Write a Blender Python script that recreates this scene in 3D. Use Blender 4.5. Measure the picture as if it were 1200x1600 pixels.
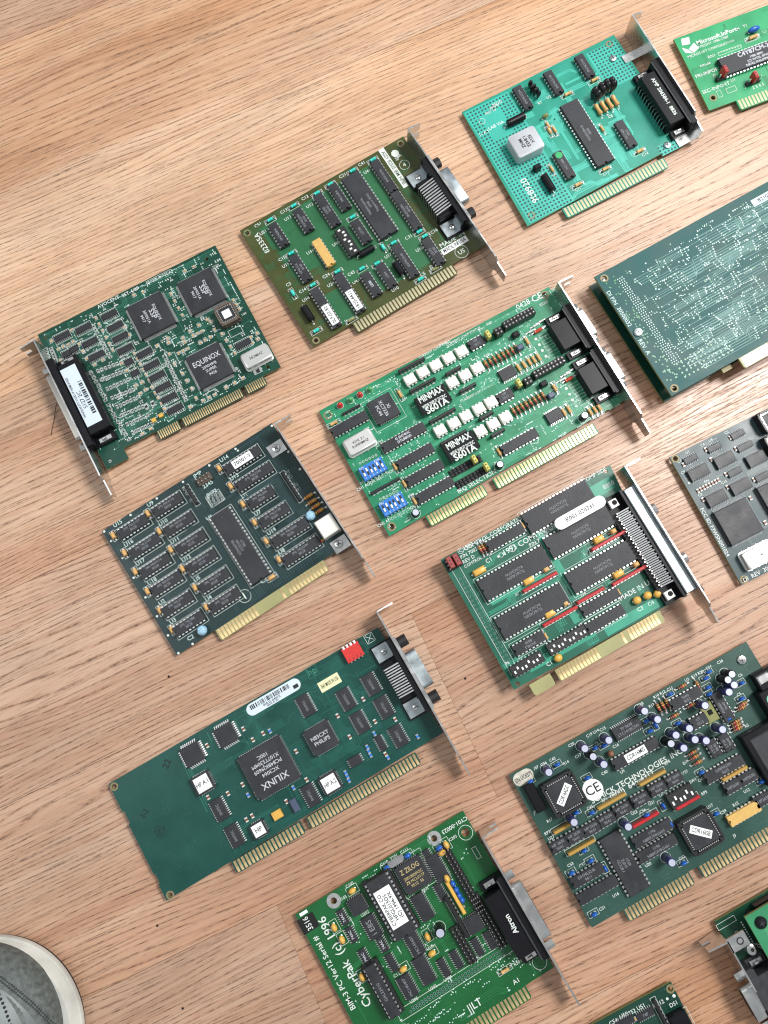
import bpy, math, random
from mathutils import Matrix, Vector
from math import radians, sin, cos, pi
for o in list(bpy.data.objects): bpy.data.objects.remove(o, do_unlink=True)
SC = bpy.context.scene
COL = SC.collection
MM = 0.001
# ------------------------------------------------------------------ camera
cam = bpy.data.cameras.new('camera'); cam_o = bpy.data.objects.new('camera', cam); COL.objects.link(cam_o)
cam.sensor_fit = 'VERTICAL'; cam.sensor_height = 24.0; cam.lens = 18.0
cam.clip_start = 0.02; cam.clip_end = 30
_R = (Matrix.Rotation(0.15146407, 3, 'X') @ Matrix.Rotation(0.01766396, 3, 'Y')).to_4x4()
cam_o.matrix_world = Matrix.Translation((0, 0, 0.485339)) @ _R
SC.camera = cam_o
# ------------------------------------------------------------------ world and lamps
W = bpy.data.worlds.new('World'); SC.world = W; W.use_nodes = True
bg = W.node_tree.nodes['Background']; bg.inputs[0].default_value = (0.93, 0.97, 1.0, 1); bg.inputs[1].default_value = 0.43
def lamp(name, loc, target, size, power, col, sy=None):
    l = bpy.data.lights.new(name, 'AREA'); l.shape = 'RECTANGLE'; l.size = size; l.size_y = sy or size; l.energy = power; l.color = col
    o = bpy.data.objects.new(name, l); COL.objects.link(o); o.location = loc
    o.rotation_euler = (Vector(target) - Vector(loc)).to_track_quat('-Z', 'Y').to_euler(); return o
lamp('ceiling_lamp', (0.97, 0.64, 1.62), (0.1, 0.05, 0), 0.46, 31, (1.0, 0.97, 0.94))
lamp('window_light', (-1.15, 0.05, 1.9), (-.1, 0.0, 0), 0.9, 7, (0.95, 0.98, 1.0))
lamp('window_light', (1.25, 1.05, 1.75), (0.1, 0.1, 0), 1.1, 24, (0.95, 0.98, 1.0))
vs = SC.view_settings; vs.view_transform = 'Standard'; vs.look = 'None'; vs.exposure = 0.14; vs.gamma = 1; vs.use_curve_mapping = False
SC.render.engine = 'CYCLES'; SC.cycles.filter_width = 1.15
# ------------------------------------------------------------------ materials
MATS = {}
def nmat(name):
    m = bpy.data.materials.new(name); m.use_nodes = True
    return m, m.node_tree.nodes, m.node_tree.links, m.node_tree.nodes['Principled BSDF']
def mat(name, col, rough=.5, metal=0., var=.0, vscale=300, bump=0., coat=0., spec=.5, rvar=0., trans=0.):
    if name in MATS: return MATS[name]
    m, N, L, P = nmat(name)
    P.inputs['Base Color'].default_value = (*col, 1); P.inputs['Roughness'].default_value = rough
    P.inputs['Metallic'].default_value = metal; P.inputs['Specular IOR Level'].default_value = spec
    if coat: P.inputs['Coat Weight'].default_value = coat; P.inputs['Coat Roughness'].default_value = .15
    if trans: P.inputs['Transmission Weight'].default_value = trans
    if var or bump or rvar:
        tc = N.new('ShaderNodeTexCoord'); nz = N.new('ShaderNodeTexNoise'); nz.inputs['Scale'].default_value = vscale; nz.inputs['Detail'].default_value = 4
        L.new(tc.outputs['Object'], nz.inputs['Vector'])
        if var:
            mr = N.new('ShaderNodeMapRange'); mr.inputs[1].default_value = .3; mr.inputs[2].default_value = .7; mr.inputs[3].default_value = 1 - var; mr.inputs[4].default_value = 1 + var
            L.new(nz.outputs['Fac'], mr.inputs[0])
            mx = N.new('ShaderNodeVectorMath'); mx.operation = 'SCALE'; mx.inputs[0].default_value = col
            L.new(mr.outputs[0], mx.inputs['Scale']); L.new(mx.outputs[0], P.inputs['Base Color'])
        if rvar:
            mr = N.new('ShaderNodeMapRange'); mr.inputs[1].default_value = .3; mr.inputs[2].default_value = .7; mr.inputs[3].default_value = max(0, rough - rvar); mr.inputs[4].default_value = rough + rvar
            L.new(nz.outputs['Fac'], mr.inputs[0]); L.new(mr.outputs[0], P.inputs['Roughness'])
        if bump:
            n2 = N.new('ShaderNodeTexNoise'); n2.inputs['Scale'].default_value = vscale * 6; n2.inputs['Detail'].default_value = 2
            L.new(tc.outputs['Object'], n2.inputs['Vector'])
            b = N.new('ShaderNodeBump'); b.inputs['Strength'].default_value = bump; b.inputs['Distance'].default_value = .0002
            L.new(n2.outputs['Fac'], b.inputs['Height']); L.new(b.outputs[0], P.inputs['Normal'])
    MATS[name] = m; return m
# board colours: solder mask, colour of masked copper tracks, roughness
BC = dict(green_a=((.005,.046,.029),(.030,.150,.10),.3), olive=((.047,.058,.014),(.020,.115,.045),.33), teal=((.014,.25,.175),(.05,.42,.32),.35), bright=((.014,.27,.10),(.02,.20,.08),.35),
 dark=((.008,.027,.028),(.02,.052,.055),.33), green_f=((.012,.19,.088),(.035,.30,.16),.35), solder=((.014,.078,.074),(.075,.22,.20),.46), slate=((.038,.066,.072),(.08,.115,.115),.38),
 green_i=((.010,.10,.062),(.03,.28,.18),.35), hpgreen=((.005,.057,.045),(.013,.105,.08),.3), green_k=((.020,.064,.050),(.035,.095,.075),.38), green_l=((.007,.092,.024),(.016,.15,.045),.33), green_m=((.006,.05,.026),(.015,.09,.05),.35), mezz=((.030,.20,.090),(.055,.26,.12),.38), green_n=((.006,.04,.026),(.012,.07,.045),.33))
for k, (a, b_, r) in BC.items():
    mm = mat('mask_' + k, a, r, var=.16, vscale=45, bump=.06, rvar=.07, spec=.22 if k == 'solder' else .34 if k == 'slate' else .42); mat('track_' + k, b_, r, var=.1, vscale=60)
    N, L = mm.node_tree.nodes, mm.node_tree.links; P = N['Principled BSDF']; src = P.inputs['Base Color'].links[0].from_socket
    tc = N.new('ShaderNodeTexCoord'); vo = N.new('ShaderNodeTexNoise'); vo.inputs['Scale'].default_value = 950; vo.inputs['Detail'].default_value = 2; L.new(tc.outputs['Object'], vo.inputs['Vector'])
    m1 = N.new('ShaderNodeMapRange'); m1.inputs[1].default_value = .66; m1.inputs[2].default_value = .78; m1.inputs[3].default_value = 0; m1.inputs[4].default_value = .16 if k == 'dark' else .36; L.new(vo.outputs['Fac'], m1.inputs[0])
    du = N.new('ShaderNodeMixRGB'); du.inputs[2].default_value = (.34, .36, .33, 1); L.new(m1.outputs[0], du.inputs[0]); L.new(src, du.inputs[1]); L.new(du.outputs[0], P.inputs['Base Color'])
mat('fr4', (.34,.30,.11), .5, var=.15, vscale=80); mat('fr4_green', (.16,.17,.05), .5, var=.1, vscale=80); mat('fr4_pale', (.29,.28,.12), .45, var=.1, vscale=80)
mat('epoxy', (.025,.026,.030), .46, var=.22, vscale=120, bump=.3, rvar=.08, spec=.36); mat('black', (.012,.012,.013), .42, bump=.2)
mat('blackcap', (.006,.006,.008), .36, spec=.22, var=.2, vscale=150); mat('blackgloss', (.010,.010,.012), .2); mat('charcoal', (.030,.032,.036), .5, var=.2, bump=.3, spec=.35); mat('blacklabel', (.008,.008,.008), .35)
mat('tin', (.74,.74,.73), .32, 1., var=.12, vscale=400); mat('steel', (.62,.62,.61), .27, 1., var=.08, vscale=140, rvar=.09); mat('tin_dull', (.16,.17,.18), .5, .7); mat('shell_dull', (.46,.44,.40), .38, .85, var=.05, vscale=60); mat('zinc', (.40,.45,.47), .40, 1., var=.22, vscale=130, rvar=.1)
mat('gold', (.80,.60,.32), .30, .92, var=.22, vscale=110, rvar=.12); mat('finger_dull', (.40,.355,.22), .5, .45, var=.2, vscale=90); mat('goldpale', (.88,.76,.5), .3, .8)
mat('silk', (.60,.65,.61), .6); mat('silkg', (.52,.66,.62), .6); mat('ink', (.006,.012,.012), .6); mat('print_grey', (.19,.20,.22), .6); mat('print_light', (.48,.50,.54), .6); mat('goldink', (.45,.36,.16), .5); mat('olive_ink', (.05,.06,.02), .6); mat('tracej', (.03,.19,.13), .4)
mat('white', (.80,.81,.80), .5, var=.04, vscale=200); mat('paleblue', (.56,.64,.70), .5); mat('cream', (.74,.72,.42), .6, var=.05); mat('silver', (.55,.52,.44), .4, .3, var=.3, vscale=300)
mat('optowhite', (.68,.67,.60), .45, var=.05, vscale=200); mat('whitebox', (.78,.77,.72), .25, .15, var=.05, vscale=100)
mat('yellow', (.62,.36,.07), .4, var=.15, vscale=200); mat('yellowcer', (.56,.35,.10), .5, var=.08); mat('tan', (.58,.34,.12), .45, var=.2, vscale=200); mat('amber', (.42,.20,.03), .35); mat('brown', (.20,.085,.045), .45, var=.25, vscale=400)
mat('gold_net', (.42,.25,.055), .45, .2); mat('cyan', (.03,.55,.46), .35, var=.15); mat('olivebead', (.20,.21,.07), .45); mat('bluebead', (.012,.10,.42), .3, var=.2, vscale=300); mat('skyblue', (.30,.50,.64), .3, var=.45, vscale=700)
mat('bluecap', (.035,.036,.12), .3); mat('captop', (.56,.59,.70), .35, .5); mat('red', (.42,.018,.022), .35, var=.12); mat('redsw', (.55,.03,.025), .4, var=.08); mat('maroon', (.27,.045,.04), .45); mat('blue', (.02,.16,.52), .4, var=.05)
mat('redled', (.50,.02,.015), .15, coat=.5); mat('greenled', (.06,.32,.10), .15, coat=.5); mat('reddio', (.45,.05,.02), .2, coat=.4); mat('whitebead', (.6,.62,.6), .4); mat('can_metal', (.66,.66,.64), .36, .75, var=.04, vscale=120); mat('greycan', (.52,.54,.57), .38, .2, var=.08, vscale=100); mat('bluegrey', (.06,.08,.13), .35); mat('yellowj', (.55,.50,.12), .35); mat('brownsock', (.10,.075,.055), .5, var=.1); mat('mint', (.15,.5,.35), .4); mat('greendot', (.02,.35,.11), .4)
mat('copper', (.22,.19,.10), .55, .2); mat('hole', (.004,.004,.004), .8); mat('grey_net', (.10,.2,.17), .5)
CM = dict(black='black', red='red', gold='gold_net', yellow='yellow')
def M(n): return MATS[n]
# ------------------------------------------------------------------ mesh builder (millimetres)
class MB:
    def __init__(s): s.v = []; s.f = []; s.m = []; s.cur = 0; s.k = 0
    def face(s, idx): s.f.append(idx); s.m.append(s.cur)
    def box(s, x0, x1, y0, y1, z0, z1, ch=0., bot=False):
        n = len(s.v)
        if ch <= 0:
            s.v += [(x0,y0,z0),(x1,y0,z0),(x1,y1,z0),(x0,y1,z0),(x0,y0,z1),(x1,y0,z1),(x1,y1,z1),(x0,y1,z1)]
            for q in ((4,5,6,7),(0,1,5,4),(1,2,6,5),(2,3,7,6),(3,0,4,7)) + (((3,2,1,0),)): s.face(tuple(n+i for i in q))
        else:
            s.v += [(x0,y0,z0),(x1,y0,z0),(x1,y1,z0),(x0,y1,z0),(x0,y0,z1-ch),(x1,y0,z1-ch),(x1,y1,z1-ch),(x0,y1,z1-ch),(x0+ch,y0+ch,z1),(x1-ch,y0+ch,z1),(x1-ch,y1-ch,z1),(x0+ch,y1-ch,z1)]
            for b in (0, 4):
                for i in range(4): j = (i+1) % 4; s.face((n+b+i, n+b+j, n+b+4+j, n+b+4+i))
            s.face((n+8,n+9,n+10,n+11)); s.face((n+3,n+2,n+1,n))
    def cbox(s, cx, cy, lx, ly, z0, z1, ch=0.): s.box(cx-lx/2, cx+lx/2, cy-ly/2, cy+ly/2, z0, z1, ch)
    def prism(s, pts, z0, z1, ch=0., bottom=True):
        n = len(s.v); k = len(pts)
        rings = [(pts, z0)]
        if ch > 0:
            cx = sum(p[0] for p in pts)/k; cy = sum(p[1] for p in pts)/k
            mx = max(abs(p[0]-cx) for p in pts) or 1; my = max(abs(p[1]-cy) for p in pts) or 1
            rings += [(pts, z1-ch), ([(cx+(p[0]-cx)*(1-ch/mx), cy+(p[1]-cy)*(1-ch/my)) for p in pts], z1)]
        else: rings += [(pts, z1)]
        for ps, z in rings: s.v += [(p[0], p[1], z) for p in ps]
        for r in range(len(rings)-1):
            for i in range(k): j = (i+1) % k; s.face((n+r*k+i, n+r*k+j, n+(r+1)*k+j, n+(r+1)*k+i))
        s.face(tuple(n+(len(rings)-1)*k+i for i in range(k)))
        if bottom: s.face(tuple(n+i for i in reversed(range(k))))
    def lathe(s, prof, n=16, cx=0., cy=0., cap=True):
        b = len(s.v); k = len(prof)
        for r, z in prof: s.v += [(cx+r*cos(2*pi*i/n), cy+r*sin(2*pi*i/n), z) for i in range(n)]
        for a in range(k-1):
            for i in range(n): j = (i+1) % n; s.face((b+a*n+i, b+a*n+j, b+(a+1)*n+j, b+(a+1)*n+i))
        if cap: s.face(tuple(b+(k-1)*n+i for i in range(n))); s.face(tuple(b+i for i in reversed(range(n))))
    def xlathe(s, prof, n=12, cz=0., cy=0.):      # axis along x, profile (x, r)
        b = len(s.v); k = len(prof)
        for x, r in prof: s.v += [(x, cy+r*cos(2*pi*i/n), cz+r*sin(2*pi*i/n)) for i in range(n)]
        for a in range(k-1):
            for i in range(n): j = (i+1) % n; s.face((b+a*n+i, b+(a+1)*n+i, b+(a+1)*n+j, b+a*n+j)[::-1])
        s.face(tuple(b+i for i in range(n))); s.face(tuple(b+(k-1)*n+i for i in reversed(range(n))))
    def lift(s): s.k = (s.k+37) % 131; return s.k*.0011        # flat sheets never share one plane
    def quad(s, pts, z):
        z += s.lift(); n = len(s.v); s.v += [(p[0], p[1], z) for p in pts]; s.face(tuple(range(n, n+len(pts))))
    def line(s, a, b, w, z):
        dx, dy = b[0]-a[0], b[1]-a[1]; l = math.hypot(dx, dy) or 1; nx, ny = -dy/l*w/2, dx/l*w/2
        s.quad([(a[0]-nx,a[1]-ny),(b[0]-nx,b[1]-ny),(b[0]+nx,b[1]+ny),(a[0]+nx,a[1]+ny)], z)
    def disc(s, x, y, r, z, n=10): s.quad([(x+r*cos(2*pi*i/n), y+r*sin(2*pi*i/n)) for i in range(n)], z)
    def ring(s, x, y, r0, r1, z, n=20):
        for i in range(n):
            a, b = 2*pi*i/n, 2*pi*(i+1)/n
            s.quad([(x+r0*cos(a),y+r0*sin(a)),(x+r1*cos(a),y+r1*sin(a)),(x+r1*cos(b),y+r1*sin(b)),(x+r0*cos(b),y+r0*sin(b))], z)
    def rect(s, cx, cy, lx, ly, z, rot=0, w=.22):
        c, sn = cos(radians(rot)), sin(radians(rot))
        p = [(cx+c*a*lx/2-sn*b*ly/2, cy+sn*a*lx/2+c*b*ly/2) for a, b in ((-1,-1),(1,-1),(1,1),(-1,1))]
        for i in range(4): s.line(p[i], p[(i+1) % 4], w, z)
    def mesh(s, name, mats, smooth=None):
        me = bpy.data.meshes.new(name); me.from_pydata([(a*MM, b*MM, c*MM) for a, b, c in s.v], [], s.f)
        for m in mats: me.materials.append(M(m))
        me.polygons.foreach_set('material_index', s.m)
        if smooth:
            me.polygons.foreach_set('use_smooth', [True]*len(s.f)); me.set_sharp_from_angle(angle=radians(smooth))
        me.update(); return me
def link(name, me, parent=None, x=0., y=0., z=0., rot=0., kind=None):
    o = bpy.data.objects.new(name, me); COL.objects.link(o)
    if parent: o.parent = parent
    o.location = (x*MM, y*MM, z*MM); o.rotation_euler = (0, 0, radians(rot))
    if kind: o['kind'] = kind
    return o
CACHE = {}
def cached(key, fn):
    if key not in CACHE: CACHE[key] = fn()
    return CACHE[key]
# ------------------------------------------------------------------ lettering
GLY = {}
def glyphs(st, bold=False):
    k = (st, bold)
    if k in GLY: return GLY[k]
    cu = bpy.data.curves.new('lettering', 'FONT'); cu.body = st; cu.size = 1.42; cu.align_x = 'CENTER'; cu.align_y = 'CENTER'; cu.resolution_u = 2; cu.offset = .035 if bold else .012; cu.space_line = .8
    o = bpy.data.objects.new('lettering', cu); COL.objects.link(o)
    me = bpy.data.meshes.new_from_object(o)
    r = ([tuple(v.co[:2]) for v in me.vertices], [tuple(p.vertices) for p in me.polygons])
    bpy.data.objects.remove(o); bpy.data.curves.remove(cu); bpy.data.meshes.remove(me)
    GLY[k] = r; return r
def put_text(mb, st, x, y, h, rot=0, z=.06, bold=False, maxw=None):
    if not st: return
    V, Fc = glyphs(st, bold)
    sx = h
    if maxw and V:
        w = (max(v[0] for v in V)-min(v[0] for v in V))*h
        if w > maxw: sx = h*maxw/w
    c, s = cos(radians(rot)), sin(radians(rot)); n = len(mb.v); z += mb.lift()
    mb.v += [(x+c*a*sx-s*b*h, y+s*a*sx+c*b*h, z) for a, b in V]
    for f in Fc: mb.face(tuple(n+i for i in f))
def textwidth(st, h):
    V, _ = glyphs(st); return (max(v[0] for v in V)-min(v[0] for v in V))*h if V else 0
# ------------------------------------------------------------------ components; each returns the part object
def dip_meshes(n, wide, mt, socket):
    L = n/2*2.54+.7; bw = 13.6 if wide else 6.5; row = 7.62 if wide else 3.81
    b = MB(); zz = 4.2 if socket else 0
    k = 5; nr = 1.1
    pts = [(-L/2, -bw/2), (L/2, -bw/2), (L/2, bw/2), (-L/2, bw/2), (-L/2, nr)]
    pts += [(-L/2+nr*sin(pi*i/k), nr*cos(pi*i/k)) for i in range(1, k)] + [(-L/2, -nr)]
    b.prism([(-L/2,-bw/2),(L/2,-bw/2),(L/2,bw/2),(-L/2,bw/2)], zz+.5, zz+2.2)
    b.v[-8:-4] = [(p[0]*.985, p[1]*.93, p[2]) for p in b.v[-8:-4]]
    n0 = len(b.v); b.prism(pts, zz+2.2, zz+3.8, bottom=False)
    kk = len(pts)
    for i in range(n0+kk, n0+2*kk): p = b.v[i]; b.v[i] = (p[0]*.985, p[1]*.94, p[2])
    if not wide: b.cur = 0; b.lathe([(.5, zz+3.8), (.5, zz+3.805)], 8, -L/2+2.1, -bw/2+1.5)
    else:
        b.cur = 1; b.disc(-L/2+5, 0, 1.3, zz+3.83, 12); b.disc(L/2-5, 0, 1.3, zz+3.83, 12); b.cur = 0
    p = MB()
    for i in range(n//2):
        x = (i-(n/2-1)/2)*2.54
        for sg in (-1, 1):
            ya, yb = sorted((sg*(bw/2-.2), sg*(row+.15))); p.box(x-.72, x+.72, ya, yb, zz+1.95, zz+2.25)
            ya, yb = sorted((sg*(row-.15), sg*(row+.15))); p.box(x-.72, x+.72, ya, yb, zz+.9, zz+1.95); p.box(x-.28, x+.28, ya, yb, -.1, zz+.9)
    q = None
    if socket:
        q = MB()
        for sg in (-1, 1): ya, yb = sorted((sg*(row-2), sg*(row+1.4))); q.box(-L/2-.5, L/2+.5, ya, yb, .3, 4.4, .2)
        for xx in (-L/2, 0, L/2-1.5): q.box(xx, xx+1.5, -row+2, row-2, .3, 4.0)
    return b.mesh('chip', [mt, 'charcoal'], 30), p.mesh('pins', ['tin']), (q.mesh('socket', ['black']) if q else None), L, bw, zz+3.8
def marks(parent, lines, L, bw, z, rot=0, col='print_grey', big=None, bold=False, hmax=1.7):
    mb = MB(); tot = [l for l in lines]; k = len(tot)+(1.6 if big else 0)
    h = min(hmax, bw/(k*1.6+.8)); y = (k-1)/2*h*1.5
    c, s = cos(radians(rot)), sin(radians(rot))
    def put(t, yy, hh): put_text(mb, t, -s*yy, c*yy, hh, rot, z, bold, L*.8)
    if big: put(big, y, h*1.7); y -= h*2.5
    for t in tot:
        if t.startswith('|'): put(t[1:], y, h*1.9); y -= h*2.3
        else: put(t, y, h); y -= h*1.5
    if mb.v: link('marking', mb.mesh('marking', [col]), parent)
def sticker_mesh(w, h, mt, rnd, th=.12):
    b = MB()
    if rnd:
        r = min(w, h)/2; pts = []
        for cx, cy, a0 in ((w/2-r, h/2-r, 0), (-w/2+r, h/2-r, 90), (-w/2+r, -h/2+r, 180), (w/2-r, -h/2+r, 270)):
            pts += [(cx+r*cos(radians(a0+a)), cy+r*sin(radians(a0+a))) for a in range(0, 91, 15)]
    else: pts = [(-w/2,-h/2),(w/2,-h/2),(w/2,h/2),(-w/2,h/2)]
    b.prism(pts, 0, th); return b.mesh('sticker', [mt])
def sticker(parent, w, h, text, x=0, y=0, z=0, rot=0, mt='white', ink='ink', rnd=0, trot=0, th=None):
    o = link('sticker', cached(('st', w, h, mt, rnd), lambda: sticker_mesh(w, h, mt, rnd)), parent, x, y, z, rot)
    if text:
        mb = MB(); ls = text.split('\n')
        if text.startswith('#barcode'):
            rr = random.Random(5); xx = -w*.42
            while xx < w*.3: ww = rr.choice((.25,.4,.7)); mb.quad([(xx,-h*.02),(xx+ww,-h*.02),(xx+ww,h*.36),(xx,h*.36)], .16); xx += ww+rr.choice((.3,.45,.8))
            put_text(mb, text[9:], -w*.05, -h*.18, h*.2, 0, .16, maxw=w*.6); put_text(mb, 'MADE IN USA', -w*.05, -h*.36, h*.12, 0, .16)
            mb.quad([(w*.36,-h*.3),(w*.45,-h*.3),(w*.45,0),(w*.36,0)], .16)
        else:
            ww, hh = (h, w) if trot in (90, -90) else (w, h)
            t_h = th or min(hh*.62/len(ls), 2.6)
            for i, l in enumerate(ls):
                yy = ((len(ls)-1)/2-i)*t_h*1.35
                c, s = cos(radians(trot)), sin(radians(trot)); put_text(mb, l, -s*yy, c*yy, t_h, trot, .16, maxw=ww*.86)
        if mb.v: link('lettering', mb.mesh('lettering', [ink]), o, 0, 0, 0, 0)
    return o
class Ctx: pass
PIN = ['tin']
def c_dip(C, x, y, rot, n, wide=0, t=(), mat='epoxy', lbl=None, loff=0, socket=0, flip=0, fr=0, stripe=0, greendot=0, notm=0, bold=0):
    me, pm, sm, L, bw, zt = cached(('dip', n, wide, mat, socket), lambda: dip_meshes(n, wide, mat, socket))
    o = link('chip', me, C.e, x, y, 0, rot); link('pins', pm, o)
    if sm: link('socket', sm, o)
    if t: marks(o, list(t), L if not lbl else L*.5, bw, zt+.04, 180 if flip else 0, 'print_light' if bold else 'print_grey', bold=bool(bold))
    if lbl: sticker(o, lbl[0], lbl[1], lbl[2], loff, 0, zt+.02)
    if stripe: b = MB(); b.box(-L*.5+15, -L*.5+16.2, -bw/2+.5, bw/2-.5, zt, zt+.1); link('stripe', b.mesh('stripe', ['charcoal']), o)
    if greendot: b = MB(); b.lathe([(2.4, zt+.02), (2.4, zt+.15)], 18, L*.5-3, 0); link('dot_sticker', b.mesh('dot_sticker', ['greendot']), o)
    row = 7.62 if wide else 3.81
    if fr: C.silk.rect(x, y, L+1.2, 2*row+2.4, .06, rot)
    C.solid.append((x, y, L, 2*row, rot))
def soic_meshes(n, wide, pins):
    L = n/2*1.27+.5; bw = 7.5 if wide else 3.9; h = 2.4 if wide else 1.6
    b = MB(); b.cbox(0, 0, L, bw, .15, h, .25)
    p = MB()
    for i in range(n//2):
        x = (i-(n/2-1)/2)*1.27
        for sg in (-1, 1):
            ya, yb = sorted((sg*(bw/2-.1), sg*(bw/2+.6))); p.box(x-.24, x+.24, ya, yb, h*.45, h*.45+.2)
            ya, yb = sorted((sg*(bw/2+.45), sg*(bw/2+1.3))); p.box(x-.24, x+.24, ya, yb, 0.02, .25)
            ya, yb = sorted((sg*(bw/2+.45), sg*(bw/2+.62))); p.box(x-.24, x+.24, ya, yb, .1, h*.45)
    return b.mesh('chip', ['epoxy'], 30), p.mesh('pins', PIN), L, bw, h
def c_soic(C, x, y, rot, n, wide=0, t=(), fr=0, pins=0, bold=0):
    me, pm, L, bw, h = cached(('soic', n, wide, PIN[0]), lambda: soic_meshes(n, wide, pins))
    o = link('chip', me, C.e, x, y, 0, rot); link('pins', pm, o)
    if t: marks(o, list(t), L, bw, h+.04, 0, 'print_light' if bold else 'print_grey')
    if fr: C.silk.rect(x, y, L+1, bw+3.2, .06, rot)
def qfp_meshes(s, n, thick):
    b = MB(); b.cbox(0, 0, s, s, .3, thick, .35); b.cur = 1
    for q in ((-1,-1),(1,-1),(-1,1)): b.disc(q[0]*(s/2-2.2), q[1]*(s/2-2.2), .8, thick+.02)
    b.cur = 0
    p = MB(); pt = (s-1.6)/n
    for i in range(n):
        x = (i-(n-1)/2)*pt; w = pt*.28
        for sg in (-1, 1):
            ya, yb = sorted((sg*(s/2-.1), sg*(s/2+.7))); p.box(x-w, x+w, ya, yb, thick*.4, thick*.4+.2); p.box(ya, yb, x-w, x+w, thick*.4, thick*.4+.2)
            ya, yb = sorted((sg*(s/2+.6), sg*(s/2+1.7))); p.box(x-w, x+w, ya, yb, .02, .25); p.box(ya, yb, x-w, x+w, .02, .25)
            ya, yb = sorted((sg*(s/2+.6), sg*(s/2+.8))); p.box(x-w, x+w, ya, yb, .1, thick*.4); p.box(ya, yb, x-w, x+w, .1, thick*.4)
    return b.mesh('chip', ['epoxy', 'charcoal'], 30), p.mesh('pins', PIN)
def c_qfp(C, x, y, rot, s, n, t=(), trot=0, thick=3.0):
    me, pm = cached(('qfp', s, n, thick, PIN[0]), lambda: qfp_meshes(s, n, thick))
    o = link('chip', me, C.e, x, y, 0, rot); link('pins', pm, o)
    if t: marks(o, list(t), s, s, thick+.04, trot, 'print_light', hmax=1.9)
def plcc_meshes(s, n, socket):
    b = MB(); z0 = 2.2 if socket else .4; zt = 5.6 if socket else 4.2; si = s-5 if socket else s
    c = si*.07
    pts = [(-si/2+c,-si/2),(si/2,-si/2),(si/2,si/2),(-si/2,si/2),(-si/2,-si/2+c)]
    b.prism(pts, z0, zt, .3); b.cur = 1; b.disc(0, si*.38, .7, zt+.02); b.cur = 0
    p = MB(); pt = 1.27
    for i in range(n):
        x = (i-(n-1)/2)*pt
        for sg in (-1, 1):
            if socket: ya, yb = sorted((sg*(si/2+.05), sg*(si/2+.85))); zb, zc = 3, 6.0
            else: ya, yb = sorted((sg*(si/2-.05), sg*(si/2+.5))); zb, zc = .05, 2.4
            p.box(x-.3, x+.3, ya, yb, zb, zc); p.box(ya, yb, x-.3, x+.3, zb, zc)
    q = None
    if socket:
        q = MB(); c = 2.2; a = s/2
        out = [(-a+c,-a),(a-c*.5,-a),(a,-a+c*.5),(a,a-c*.5),(a-c*.5,a),(-a+c*.5,a),(-a,a-c*.5),(-a,-a+c)]
        q.prism(out, .3, 2.4)
        w = 1.3
        for sg in (-1, 1):
            ya, yb = sorted((sg*(a-w), sg*a)); q.box(-a+2.2, a-2.2, ya, yb, 2.4, 6.4, .15); q.box(ya, yb, -a+2.2, a-2.2, 2.4, 6.4, .15)
        for sx_ in (-1, 1):
            for sy_ in (-1, 1): xa, xb = sorted((sx_*(a-3.2), sx_*(a-.5))); ya, yb = sorted((sy_*(a-3.2), sy_*(a-.5))); q.box(xa, xb, ya, yb, 2.4, 5.9, .2)
        m = MB(); k = .4
        for i in range(n):      # partitions between the contacts
            x = (i-(n-1)/2)*pt
            for sg in (-1, 1):
                ya, yb = sorted((sg*(a-2.5), sg*(a-w))); q.box(x-.75, x-.45, ya, yb, 2.4, 6.2); q.box(ya, yb, x-.75, x-.45, 2.4, 6.2)
    return b.mesh('chip', ['epoxy', 'charcoal'], 30), p.mesh('pins', ['tin']), (q.mesh('socket', ['brownsock' if socket == 'brown' else 'black']) if q else None), si, zt
def c_plcc(C, x, y, rot, s, n, socket=0, t=(), trot=0, lbl=None, lrot=0, big=None, tcol='print_light', frs=0):
    me, pm, sm, si, zt = cached(('plcc', s, n, socket), lambda: plcc_meshes(s, n, socket))
    o = link('chip', me, C.e, x, y, 0, rot); link('pins', pm, o)
    if sm: link('socket', sm, o)
    if t: marks(o, list(t), si*.9, si*.8, zt+.04, trot, tcol, big, hmax=2.3)
    if lbl: sticker(o, lbl[0], lbl[1], lbl[2], 0, 0, zt+.02, lrot)
    if frs: C.silk.rect(x, y, frs, frs, .06, rot)
def c_can(C, x, y, rot, w, l, t=('58.2MHZ',)):
    def mk():
        b = MB()
        def rr(w, l, r): return [(cx+r*cos(radians(a0+a)), cy+r*sin(radians(a0+a))) for cx, cy, a0 in ((w/2-r,l/2-r,0),(-w/2+r,l/2-r,90),(-w/2+r,-l/2+r,180),(w/2-r,-l/2+r,270)) for a in range(0, 91, 30)]
        b.prism(rr(w, l, 2), .5, 1.1); b.prism(rr(w-1.4, l-1.4, 1.5), 1.1, 5.5, .4); return b.mesh('oscillator', ['can_metal'], 40)
    o = link('oscillator', cached(('can', w, l), mk), C.e, x, y, 0, rot)
    marks(o, list(t), w*.8, l*.7, 5.54, 0, 'charcoal')
    p = MB()
    for i in range(4):
        for sg in (-1, 1): p.box(-7.6+i*5.08-.3, -7.6+i*5.08+.3, sg*(l/2+.1)-.3, sg*(l/2+.1)+.3, -.1, .5)
    link('pins', p.mesh('pins', ['tin']), o)
SMC = dict(black='black', tan='tan', yellow='yellow', white='tan', blue='blue')
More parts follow.
